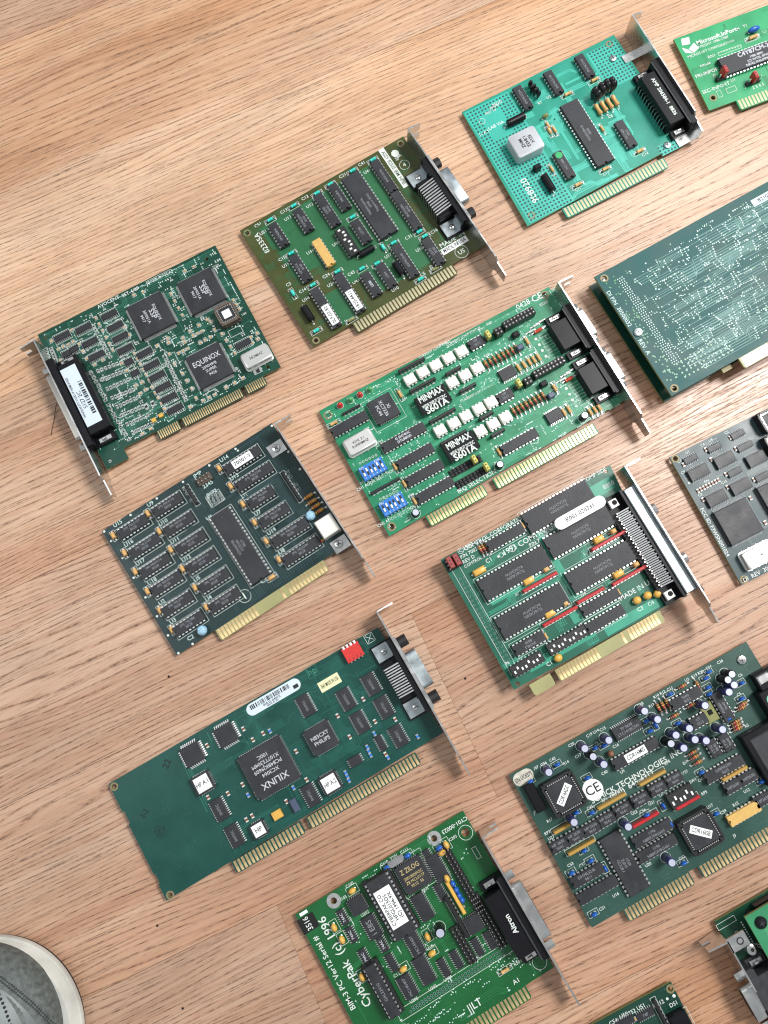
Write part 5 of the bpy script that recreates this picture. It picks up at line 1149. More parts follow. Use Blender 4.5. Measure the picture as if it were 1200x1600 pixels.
  ('dot', 0, (1.5,), {'ring': 1}, [(34.57,-15.8)]),
  ('dot', 0, (1,), {}, [(36.48,-15.82)]),
  ('dot', 0, (0.8,), {}, [(32.66,-15.78)]),
  ('text', 0, ('COMTROL', 1.8), {}, [(17.09,-11.27)]),
 ]),
dict(key='J', name='expansion_card', label='long teal green card with a large square chip and bare left end', col='hpgreen', loc=(-174.74, -93.06), rot=30.09, z=4, W=187.7, H=76.2, outline=((-0.1, 0.1), (187.8, 0.1), (190.7, -74.6), (-0.1, -76.2), (-0.1, -66), (0.9, -65.4), (1, -60), (0.1, -59.4), (-0.1, -27), (0.9, -26.4), (1, -19), (-0.1, -18)), tongue=((43.5, 90.2, 7.6, 18, None, 1.6), (94.3, 170.1, 7.6, 31, None, 1.6)), holes=((2.2, -2.97, 1.5, 1), (3.28, -74.52, 1.5, 1)), bracket={'x': 192.2, 'ya': 8.66, 'yb': -101.46, 'side': 1, 'tab': 11}, conn=({'kind': 'gpib', 'y': -33.7, 'L': 50.1, 'depth': 14, 'plates': 1},),
 items=[
  ('plcc', 0, (28.5, 21), {'t': ('XC3064', 'PC84BKJ9609', 'X107T5304M', '100C'), 'trot': 180, 'big': 'XILINX'}, [(89.71,-39.72)]),
  ('plcc', 0, (16.4, 11), {'t': ('N83CXY', 'PHILIPS'), 'trot': 0}, [(125.33,-40.21)]),
  ('qfp', 0, (12, 8), {'thick': 3}, [(75.87,-9.92),(52.82,-9.87)]),
  ('soic', 90, (20, 1), {'t': ('SN75C',)}, [(149.64,-27.92),(167.28,-27.72),(150.17,-43.94),(167.23,-43.48),(126.29,-18.91),(166.32,-62.49),(103.42,-66.01),(51.95,-46.12),(52.74,-63.74)]),
  ('soic', 90, (14, 0), {}, [(154.95,-60.94)]),
  ('soic', 90, (8, 1), {}, [(136.47,-62.16)]),
  ('plcc', 0, (11.5, 7), {'lbl': (9, 9, 'HP A.1')}, [(50.94,-27.76)]),
  ('plcc', 0, (11.5, 7), {'lbl': (9, 9, 'HP A.2')}, [(117.41,-65.73)]),
  ('plcc', 0, (9, 5), {'lbl': (7, 7, 'HP')}, [(67.53,-67.64)]),
  ('dipsw', 0, (4, 'redsw', 9.5), {'top': 1}, [(167.09,-5.36)]),
  ('smd', 0, (6, 5, 'yellow'), {'hh': 2.4}, [(80.63,-66)]),
  ('box', 90, (8, 4, 3, 'bluegrey'), {}, [(92.34,-66.44)]),
  ('smd', 90, (3, 1.6, 'blue'), {}, [(99.77,-21.34),(70.51,-47.55),(96.33,-57.41),(154.26,-54.28),(146.65,-59),(146.11,-61.49),(146.01,-64.02),(127.87,-65.42),(127.7,-67.68),(127.36,-70.25),(154.42,-70.33),(176.13,-68.75)]),
  ('smd', 90, (2.8, 1.7, 'white'), {}, [(86.34,-12.12),(95.58,-20.46),(140.06,-33.97),(158.16,-48.26),(158.49,-33.14),(169.45,-53.21),(140.35,-48.48),(105.44,-57.3),(75.14,-49.13),(60.39,-40.71),(70.55,-40.56),(62.56,-9.79),(88.83,-62.24),(107.92,-39.64),(88.37,-20.67),(48.94,-36.72),(67.01,-59.28),(154.17,-68.04),(62.96,-59.5)]),
  ('label', 0, (37, 7.5, '#barcode 00R35-0400X'), {'mat': 'paleblue', 'rnd': 1}, [(111.41,-4.67)]),
  ('label', 0, (14, 6.5, '3643 MADE IN USA'), {'mat': 'cream'}, [(145.46,-14.26)]),
  ('text', 0, ('hp', 4.2), {'col': 'tracej', 'frame': 1}, [(139.35,-2.97)]),
  ('text', 0, ('hp', 2.4), {'col': 'ink'}, [(126.88,-5.14)]),
  ('silk', 0, ('rect', 5.5, 5.5), {}, [(180.14,-3.12)]),
  ('silk', 0, ('x', 4, 4), {}, [(180.14,-3.12)]),
  ('dot', 0, (3.2,), {'ring': 1, 'col': 'ink'}, [(14.5,-39.65)]),
  ('text', 60, ('E99', 1.8), {'col': 'ink'}, [(14.5,-39.65)]),
  ('text', 30, ('2-2', 3), {'col': 'ink'}, [(11.16,-25.94)]),
  ('text', 40, ('22', 4), {'col': 'ink'}, [(36.18,-7.15)]),
 ]),
dict(key='K', name='expansion_card', label='dense green audio card with many blue and white capacitors and a round CE sticker', col='green_k', Hh=97, loc=(67.12, -86.44), rot=28.42, z=4, W=166.8, H=97, tongue=((20.8, 65.7, 7.6, 18, None, 1.6), (71.8, 150.5, 7.6, 31, None, 1.6)),
 items=[
  ('plcc', 0, (21.5, 11), {'socket': 'black', 'lbl': (13, 4.6, 'CDR16ADC'), 'lrot': 38}, [(22.94,-23.59)]),
  ('plcc', 0, (21.5, 11), {'socket': 'black', 'lbl': (13, 4.6, 'CDR16ISB'), 'lrot': -42}, [(82.66,-79.14)]),
  ('label', 0, (12.5, 12.5, 'CE'), {'mat': 'white', 'rnd': 1, 'th': 5.5}, [(39.84,-30.75)]),
  ('dip', 90, (28, 1), {'t': ('f 87C51', '1HFZ', '8921'), 'fr': 0}, [(34.6,-74.09)]),
  ('dip', 0, (24, 0), {'lbl': (14, 5, 'CDR16MIS')}, [(72.39,-24.01)]),
  ('soic', 0, (28, 1), {'t': ('7F 9638', 'LTC1418CSW')}, [(75.8,-9.44)]),
  ('dip', 0, (16, 0), {'t': ('9640', '4053')}, [(115.67,-10.65)]),
  ('dip', 0, (8, 0), {'t': ('LT', '1013')}, [(115.47,-25.71)]),
  ('dip', 90, (8, 0), {'t': ('LT10', '9640')}, [(115.09,-43.17),(123.59,-44.05)]),
  ('dip', 90, (14, 0), {'t': ('PS2401', '9640')}, [(132.57,-25.22)]),
  ('dip', 0, (20, 0), {'t': ('OPB9623N', '9635')}, [(113.85,-56.36)]),
  ('dip', 0, (8, 0), {'t': ('HP2630',)}, [(113.41,-66.97),(124.27,-66.98),(124.98,-81.76)]),
  ('dip', 0, (8, 0), {'t': ('HP 2630', '9641')}, [(5.95,-47.59),(16.82,-47.7),(27.52,-48.42),(37.86,-48.23),(49.14,-47.8),(61.39,-47.87),(73.53,-47.15),(84.82,-47.39)]),
  ('dip', 0, (16, 0), {'mat': 'yellowcer'}, [(110.88,-83.26)]),
  ('dipsw', 0, (6, 'black', 9), {}, [(83.38,-57.56)]),
  ('dip', 0, (20, 0), {'t': ('MM74HC688N', '9611'), 'flip': 1}, [(57.59,-67.55),(55.49,-76.04)]),
  ('dip', 0, (16, 0), {'t': ('DM74LS245', '9611')}, [(12.13,-69.85)]),
  ('dip', 0, (20, 0), {}, [(13.22,-79.49)]),
  ('sip', 0, (16, 1.9, 'red'), {'hh': 5, 'fr': 1}, [(84.88,-62.26)]),
  ('sip', 0, (18, 1.9, 'red'), {'hh': 5, 'fr': 1}, [(57.84,-58.83)]),
  ('sip', 0, (19, 1.9, 'gold'), {'hh': 5, 'fr': 1}, [(45.79,-40.71)]),
  ('sip', 0, (18, 1.9, 'gold'), {'hh': 5, 'fr': 1}, [(73.84,-40.55)]),
  ('sip', 0, (15, 1.9, 'gold'), {'hh': 5, 'fr': 1}, [(14.06,-40.22)]),
  ('sip', 0, (18, 1.9, 'gold'), {'hh': 5, 'fr': 1}, [(17.04,-54.53)]),
  ('sip', 0, (17, 1.9, 'gold'), {'hh': 5, 'fr': 1}, [(117.97,-61.21)]),
  ('elec', 0, (5, 11, 'bluecap'), {}, [(88.27,-3.63),(92.53,-11.33),(106.31,-24.53),(97.35,-24.09),(105.83,-31.52),(111.27,-35.15),(97.51,-32.57),(123.09,-34.23),(121.36,-17.69),(137.92,-17.74),(142.82,-15.64),(61.07,-8.03),(46.26,-5.47),(51.49,-18.49),(20.82,-7.14),(19.67,-38.32),(46.06,-55.18),(58.02,-83.79)]),
  ('elec', 0, (5, 11, 'blackcap'), {}, [(92.26,-26.87),(141.15,-11.35),(144.99,-9.71),(48.21,-11.71)]),
  ('bead', 0, (4.2, 2.2, 'bluebead'), {'fr': 1}, [(28.09,-7.81),(9.14,-8.63),(40.04,-22.93),(53.02,-10.13),(58.4,-11.54),(32.33,-41.2),(24.17,-36.85),(17.39,-57.45),(18.01,-64.12),(4.73,-64.79),(60.18,-57.46),(88.2,-11.22),(86.92,-17.2),(108.84,-4.38),(132.84,-6.42),(136.36,-4.08),(131.08,-11.79),(129.58,-15.48),(145.32,-26.91),(131.93,-33.14),(101.38,-52.03),(65.21,-90.61),(96.48,-76.08),(130.11,-73.16),(4.68,-90.49),(150.26,-19.07),(104.04,-21.18)]),
  ('bead', 90, (4.2, 2.2, 'bluebead'), {'fr': 1}, [(23.29,-71.85),(71.53,-57.78),(70.09,-68.45),(91.56,-15.98)]),
  ('axial', 90, (6, 2.1, 'brown'), {}, [(98.85,-8.38),(101.91,-8.53),(104.97,-8.67),(126.69,-8)]),
  ('axial', 0, (6, 2.1, 'brown'), {}, [(118.02,-4.11),(104.74,-16.75),(116.86,-16.23),(144.42,-30.24),(142.63,-31.82),(135.03,-37.12),(134.57,-39.1),(134.11,-41.08),(102.88,-46.43),(102.87,-40.14),(102.68,-42.97)]),
  ('box', 0, (8, 12, 2, 'olivebead'), {}, [(124.16,-24.94)]),
  ('box', 0, (3, 3, 2.4, 'blackcap'), {}, [(124.53,-24.79)]),
  ('box', 90, (18, 6.5, 4, 'blackcap'), {}, [(6.97,-17.38)]),
  ('sball', 0, (4, 5, 'brown'), {}, [(59.37,-17.2)]),
  ('text', 0, ('SCHICK TECHNOLOGIES, INC.', 3.3), {}, [(67.43,-36.28)]),
  ('text', 0, ('(800)  645-4312', 3.3), {}, [(61.76,-39.24)]),
  ('text', 0, ('C42', 1.7), {}, [(27.4,-4.34)]),
  ('text', 0, ('C36', 1.7), {}, [(21.36,-4.05)]),
  ('text', 0, ('/97', 1.7), {}, [(16.28,-3.99)]),
  ('text', 0, ('R14', 1.7), {}, [(33.53,-9.82)]),
  ('text', 0, ('C20', 1.7), {}, [(41.64,-2.34)]),
  ('text', 0, ('C19', 1.7), {}, [(54.01,-2.56)]),
  ('text', 0, ('U14', 1.7), {}, [(58.71,-2.55)]),
  ('text', 0, ('C15', 1.7), {}, [(62.95,-3.32)]),
  ('text', 0, ('C16', 1.7), {}, [(64.8,-15.45)]),
  ('text', 0, ('C28', 1.7), {}, [(90.43,-1.56)]),
  ('text', 0, ('R13', 1.7), {}, [(96.04,-5.32)]),
  ('text', 0, ('R10 R12', 1.7), {}, [(103.67,-1.88)]),
  ('text', 0, ('C11', 1.7), {}, [(111.02,-2.05)]),
  ('text', 0, ('U3', 1.7), {}, [(122.9,-2.36)]),
  ('text', 0, ('R19 R20', 1.7), {}, [(130.28,-2.52)]),
  ('text', 0, ('C34', 1.7), {}, [(138.39,-2.31)]),
  ('text', 0, ('C26', 1.7), {}, [(146.16,-2.66)]),
  ('text', 0, ('C6', 1.7), {}, [(152.63,-15.27)]),
  ('text', 0, ('C5', 1.7), {}, [(145.97,-24.55)]),
  ('text', 0, ('RP2', 1.7), {}, [(3.56,-39.31)]),
  ('text', 0, ('U27', 1.7), {}, [(4.15,-42.77)]),
  ('text', 0, ('RP1', 1.7), {}, [(43,-38.98)]),
  ('text', 0, ('RP4', 1.7), {}, [(86.94,-38.34)]),
  ('text', 0, ('U23', 1.7), {}, [(93.21,-47.99)]),
  ('text', 0, ('SW1', 1.7), {}, [(95.05,-54.37)]),
  ('text', 0, ('RP5', 1.7), {}, [(97.19,-63.51)]),
  ('text', 0, ('U22', 1.7), {}, [(54.79,-53.64)]),
  ('text', 0, ('C56', 1.7), {}, [(59.65,-55.08)]),
  ('text', 0, ('U21', 1.7), {}, [(66.65,-53.75)]),
  ('text', 0, ('U13', 1.7), {}, [(74.84,-53.04)]),
  ('text', 0, ('C45', 1.7), {}, [(33.09,-38.76)]),
  ('text', 0, ('C53', 1.7), {}, [(6.58,-61.14)]),
  ('text', 0, ('C57', 1.7), {}, [(12.5,-64.56)]),
  ('text', 0, ('C51', 1.7), {}, [(10.74,-90.7)]),
  ('text', 0, ('U16', 1.7), {}, [(21.45,-88.01)]),
  ('text', 0, ('R15', 1.7), {}, [(110.16,-77.66)]),
  ('text', 0, ('U12', 1.7), {}, [(120.1,-74.28)]),
  ('text', 0, ('C59', 1.7), {}, [(101.37,-78.02)]),
  ('text', 0, ('J3', 1.7), {}, [(100.11,-92.39)]),
  ('text', 0, ('U20', 1.7), {}, [(46.87,-82.54)]),
  ('text', 0, ('C12', 1.7), {}, [(66.22,-88.57)]),
  ('text', 0, ('JP1', 1.7), {}, [(3.26,-25.76)]),
  ('text', 0, ('R17', 1.7), {}, [(8.3,-33.78)]),
  ('text', 0, ('C40', 1.7), {}, [(50.9,-25.7)]),
  ('text', 0, ('U9', 1.7), {}, [(60.67,-30.18)]),
  ('text', 0, ('C17', 1.7), {}, [(41.9,-9.87)]),
  ('text', 0, ('R5', 1.7), {}, [(140.24,-42.43)]),
  ('text', 0, ('D1', 1.7), {}, [(96.37,-43.37)]),
  ('text', 0, ('U17', 1.7), {}, [(96.06,-71.59)]),
  ('text', 0, ('C47', 1.7), {}, [(99.5,-56.02)]),
  ('label', 0, (13, 8, 'S/N UC6379'), {'mat': 'silver', 'rnd': 1}, [(6.82,-5.1)]),
  ('screw', 0, (6,), {'dark': 1}, [(158.26,-7.89)]),
  ('box', 0, (24, 12, 6, 'blackcap'), {}, [(169.15,-23.39)]),
  ('box', 0, (8, 5.5, 6.6, 'steel'), {}, [(162.1,-22.04)]),
  ('box', 0, (26, 20, 8.5, 'blackcap'), {}, [(166.39,-37.51)]),
  ('label', 0, (7, 7, ''), {'mat': 'mint', 'rnd': 1, 'zb': 8.6}, [(159.07,-34.07)]),
  ('box', 0, (32, 32, 7, 'blackcap'), {}, [(147.56,-60.44)]),
  ('box', 0, (13, 22, 7.8, 'charcoal'), {}, [(140.99,-59.08)]),
 ]),
dict(key='L', name='expansion_card', label='green card with handwriting style lettering, an EPROM label and a 3516 sticker', col='green_l', loc=(-60.36, -166.13), rot=30.7, z=4, W=115.6, H=100.5, _=0, tongue=((17.6, 96.3, 7.6, 31, None, 1.6),), holes=((23.63, -4.85, 1.9, 2.4), (92.68, -4.76, 1.9, 2.4), (110.53, -11.37, 2.6, 0)), bracket={'x': 118, 'ya': -14.73, 'yb': -120.27, 'side': 1, 'tab': 11}, conn=({'kind': 'dsub', 'y': -64.2, 'L': 50.6, 'depth': 17, 'text': 'Aitron'},),
 items=[
  ('dot', 0, (4.4,), {'ring': 1}, [(110.53,-11.37),(110.29,-93.77)]),
  ('label', 0, (10.5, 9, '3516'), {'mat': 'blacklabel', 'ink': 'silk', 'trot': 90, 'th': 3.4}, [(4.38,-8.06)]),
  ('label', 0, (5, 1.8, ''), {'mat': 'white'}, [(4.85,-1.74)]),
  ('text', 90, ('BIM-3 PC Ver12 Serial #', 3.2), {}, [(4.27,-39.07)]),
  ('text', 90, ('CyberPak  (c) 1996', 5), {}, [(12.68,-36.76)]),
  ('plcc', 0, (9.5, 7), {}, [(35.15,-13.16)]),
  ('soic', 90, (14, 0), {'t': ('74AC',), 'bold': 1}, [(23.92,-15.16),(23.55,-25.85),(23.98,-40.07),(36.49,-39.42)]),
  ('soic', 90, (20, 1), {'t': ('|i E8S',)}, [(35.89,-28.04)]),
  ('dip', 90, (28, 1), {'socket': 1, 'lbl': (23, 10.5, 'CYBERPAK CO.\nHPGL015DS\n(C) 1994-9X'), 't': ('27C256',)}, [(52.34,-22.6)]),
  ('plcc', 0, (17, 11), {'t': ('Z8S18020VSC', 'Z8 MCU/177', '9512  SS'), 'big': 'Z ZILOG', 'tcol': 'goldink', 'frs': 21}, [(71.98,-15.37)]),
  ('soic', 90, (24, 1), {}, [(86.06,-19.64),(67.31,-33.57),(50.35,-63.44)]),
  ('soic', 90, (20, 1), {'t': ('MC145407',)}, [(52.84,-48.75),(37.54,-66.24)]),
  ('soic', 90, (16, 0), {}, [(36.13,-50.71),(80.5,-32.09)]),
  ('soic', 90, (8, 0), {}, [(84.5,-9.9)]),
  ('dip', 90, (24, 0), {'socket': 1, 't': ('GAL22V10',)}, [(24.98,-59.16)]),
  ('box', 0, (11, 4.6, 3.6, 'steel'), {'rnd': 2.2}, [(66.74,-4.02)]),
  ('bead', 0, (4.6, 3, 'bluebead'), {'fr': 1}, [(60.18,-4.28),(74.28,-4.61),(92.6,-10.37)]),
  ('bead', 0, (5, 3.4, 'yellow'), {'fr': 1}, [(36.18,-5.06),(40.28,-56.77),(59.03,-57.83),(92.69,-13.5)]),
  ('bead', 90, (5, 3.4, 'yellow'), {'fr': 1}, [(17,-17.17),(17.66,-25.24),(61.48,-48.92),(17.63,-48.52),(97.19,-10.99),(87.78,-27.31)]),
  ('elec', 0, (6, 9, 'blackcap'), {}, [(69.77,-48.63)]),
  ('hdr', 90, (17, 2), {}, [(95.52,-31.05)]),
  ('sip', 90, (20, 2, 'yellow'), {'hh': 5}, [(86.82,-38.47)]),
  ('bead', 90, (4, 3.4, 'bluebead'), {}, [(89.29,-31.34),(89.23,-35.31),(89.11,-38.85),(89.26,-41.78)]),
  ('sip', 90, (26, 2.2, 'black'), {'hh': 4, 'fr': 1}, [(81.93,-47.97)]),
  ('plcc', 0, (9.5, 7), {}, [(88.57,-55.98)]),
  ('hdr', 90, (13, 2), {}, [(96.84,-59.12)]),
  ('soic', 90, (16, 0), {}, [(83.52,-68.38),(91.78,-68.98),(69.49,-68.14),(60.86,-68.22)]),
  ('hdr', 90, (9, 2), {}, [(77.27,-63.07)]),
  ('dot', 0, (0.8,), {'dim': 1}, [(34.12,-77.74),(36.22,-77.73),(38.32,-77.71),(40.43,-77.7),(42.53,-77.68),(44.64,-77.67),(46.75,-77.65),(48.86,-77.64),(50.97,-77.62),(53.08,-77.61),(55.2,-77.59),(57.31,-77.58),(59.43,-77.56),(61.55,-77.55),(63.67,-77.53),(65.79,-77.52),(67.91,-77.5),(70.03,-77.49),(72.15,-77.47),(74.28,-77.46),(76.41,-77.44),(78.53,-77.43),(80.66,-77.41),(82.79,-77.4),(84.92,-77.38),(87.06,-77.37),(89.19,-77.35),(91.33,-77.34),(93.46,-77.32),(95.6,-77.31),(32.08,-79.13),(34.23,-79.15),(36.37,-79.18),(38.51,-79.2),(40.66,-79.22),(42.8,-79.24),(44.95,-79.26),(47.1,-79.28),(49.25,-79.31),(51.4,-79.33),(53.55,-79.35),(55.7,-79.37),(57.86,-79.39),(60.01,-79.41),(62.17,-79.44),(64.33,-79.46),(66.49,-79.48),(68.65,-79.5),(70.81,-79.52),(72.98,-79.55),(75.14,-79.57),(77.31,-79.59),(79.48,-79.61),(81.65,-79.63),(83.82,-79.66),(85.99,-79.68),(88.16,-79.7),(90.33,-79.72),(92.51,-79.74),(94.68,-79.76)]),
  ('silk', 0, ('rect', 77, 6), {}, [(63.17,-78.01)]),
  ('axial', 0, (5, 2.2, 'tan'), {'fr': 1}, [(90.55,-87.31)]),
  ('silk', 90, ('rect', 7, 2.6), {}, [(110.09,-24.27)]),
  ('text', 0, ('A1', 2.6), {}, [(93.17,-95.89)]),
  ('text', 180, ('CY01-00023', 2.4), {}, [(106.98,-4.39)]),
  ('text', 0, ('R501', 1.8), {}, [(99.24,-87.82)]),
  ('text', 0, ('||LT', 4), {}, [(65.62,-94.63)]),
  ('text', 0, ('C105', 1.7), {}, [(36.11,-1.95)]),
  ('text', 0, ('C110', 1.7), {}, [(59.88,-1.85)]),
  ('text', 0, ('Y101', 1.7), {}, [(66.68,-1.6)]),
  ('text', 0, ('C111', 1.7), {}, [(73.8,-1.82)]),
  ('text', 0, ('U105', 1.7), {}, [(50.26,-5.09)]),
  ('text', 0, ('U103', 1.7), {}, [(28.78,-6.46)]),
  ('text', 0, ('U101', 1.7), {}, [(64.37,-26.27)]),
  ('text', 0, ('U201', 1.7), {}, [(73.01,-26.69)]),
  ('text', 0, ('C202', 1.7), {}, [(102.37,-10.23)]),
  ('text', 0, ('U205', 1.7), {}, [(36.78,-74.88)]),
  ('text', 0, ('U302', 1.7), {}, [(49.5,-74.7)]),
  ('text', 0, ('U404', 1.7), {}, [(59.66,-74.8)]),
  ('text', 0, ('U406', 1.7), {}, [(80.52,-73.68)]),
  ('text', 0, ('P501', 1.7), {}, [(98.87,-74.52)]),
  ('text', 0, ('C301', 1.7), {}, [(60.57,-55.54)]),
  ('text', 0, ('C13', 1.7), {}, [(35.03,-58.27)]),
  ('text', 0, ('U202', 1.7), {}, [(35.94,-20.29)]),
 ]),
dict(key='M', name='expansion_card', label='green card with a stacked light green daughter board in the lower right corner', col='green_m', W=100, Hh=98, loc=(184.7, -167.75), rot=28.64, z=4, H=98, mezz=(13.58, 0.85), bracket={'x': -1.9, 'ya': -5.25, 'yb': -48.13, 'side': -1, 'tab': 12}, conn=({'kind': 'dsub', 'y': -42.4, 'L': 36.1, 'depth': 18, 'text': ''},),
 items=[
  ('silk', 0, ('rect', 12, 3.2), {}, [(5.41,-3.67)]),
  ('dot', 0, (0.5,), {}, [(13.24,-7.6),(13.25,-9.06),(13.26,-10.52),(13.26,-11.99),(13.27,-13.45),(13.27,-14.9),(13.28,-16.36),(13.29,-17.82),(13.29,-19.27),(13.3,-20.72),(13.31,-22.18),(13.31,-23.63)]),
  ('dot', 0, (0.6,), {}, [(11.76,-13.53),(11.78,-14.96),(11.8,-16.39),(11.81,-17.81),(11.83,-19.24),(11.85,-20.66),(11.87,-22.09),(11.89,-23.51),(11.91,-24.93)]),
  ('text', -58, ('CONTROL PORT 2', 1.8), {}, [(12.72,-19.2)]),
 ]),
dict(key='N', name='expansion_card', label='dark green card corner with a white outlined display at the bottom edge', col='green_n', loc=(59.2, -249.77), rot=26.59, z=4, W=110, H=98, holes=((107.9, -3.08, 1.5, 1),),
 items=[
  ('soic', 0, (16, 0), {'t': ('74F',)}, [(88.19,-8.07)]),
  ('soic', 0, (16, 0), {}, [(76.21,-6.58)]),
  ('smd', 90, (2.6, 1.6, 'tan'), {}, [(81.94,-7.73)]),
  ('sip', 90, (18, 1.8, 'black'), {'hh': 3, 'fr': 1}, [(96.29,-12.23)]),
  ('box', 0, (10, 19, 6, 'blackcap'), {}, [(103.84,-23.07)]),
  ('silk', 0, ('rect', 13, 22), {}, [(104.68,-25.97)]),
  ('text', 0, ('RN12', 2.2), {}, [(97.62,-7.01)]),
  ('text', 0, ('DS1', 2.2), {}, [(105.55,-10.88)]),
  ('text', 0, ('U51', 2.2), {}, [(88.08,-4.12)]),
  ('text', 0, ('C52', 2.2), {}, [(81.77,-4.18)]),
  ('text', 0, ('U55', 2.2), {}, [(77.01,-3.73)]),
  ('text', 0, ('C54', 2.2), {}, [(70,-4.07)]),
  ('dot', 0, (0.8,), {}, [(103.64,-6.87)]),
  ('dot', 0, (1,), {}, [(107.88,-7.17)]),
 ]),
]
HAIR = [(-222.9, 145.7, 3.25), (-224.3, 141.3, 1.75), (-225.2, 135.7, 0.25), (-226.1, 130.1, 0.25), (-226.6, 124.9, 0.25)]
SPECKS = [(-142.5, -174.2, 'tiny black speck on the floor right of the bare card end'), (-125.4, -219.2, 'tiny black speck on the floor near the bottom edge beside the shoe'), (-142.2, -29.4, 'tiny black speck on the floor left above the long card'), (41.8, -29.9, 'tiny black speck on the floor right of the long card port')]
SHOE_STITCH = [[(13.6, 45.5), (14.9, 44.7), (16.3, 43.9), (17.6, 43.1), (18.9, 42.3), (20.2, 41.5), (21.4, 40.6), (22.7, 39.8), (23.9, 38.9), (25.1, 37.9), (26.3, 37.0), (27.5, 36.0), (28.6, 35.1), (29.7, 34.1), (30.9, 33.1), (32.0, 32.1), (33.1, 31.0), (34.1, 30.0), (35.1, 28.8), (36.1, 27.6), (37.0, 26.4), (37.9, 25.2), (38.8, 23.9), (39.7, 22.7), (40.6, 21.4), (41.4, 20.1), (42.3, 18.7), (43.1, 17.4), (43.7, 15.8), (44.3, 14.2)], [(14.4, 43.8), (15.7, 43.0), (17.0, 42.2), (18.3, 41.4), (19.6, 40.6), (20.9, 39.7), (22.1, 38.8), (23.4, 37.9), (24.6, 37.0), (25.7, 36.1), (26.9, 35.1), (28.0, 34.2), (29.2, 33.2), (30.3, 32.2), (31.4, 31.2), (32.5, 30.1), (33.6, 29.1), (34.6, 28.0), (35.6, 26.9), (36.6, 25.7), (37.5, 24.5), (38.4, 23.2), (39.3, 22.0), (40.1, 20.7), (41.0, 19.4), (41.8, 18.0), (42.6, 16.6), (43.4, 15.2), (44.0, 13.7), (44.6, 12.0)]]
SHOE_PANEL = [(15.2, 41.0), (17.6, 39.6), (20.1, 38.2), (22.4, 36.7), (24.7, 35.1), (26.7, 33.2), (28.7, 31.3), (30.7, 29.4), (32.6, 27.3), (34.3, 25.1), (35.9, 22.8), (37.4, 20.5), (38.9, 18.0), (40.3, 15.5)]
SHOE_DOTS = [(18.8, 37.2), (20.1, 35.3), (21.5, 33.4), (22.7, 31.5), (23.9, 29.5), (25.0, 27.4), (26.1, 25.4), (27.2, 23.3)]

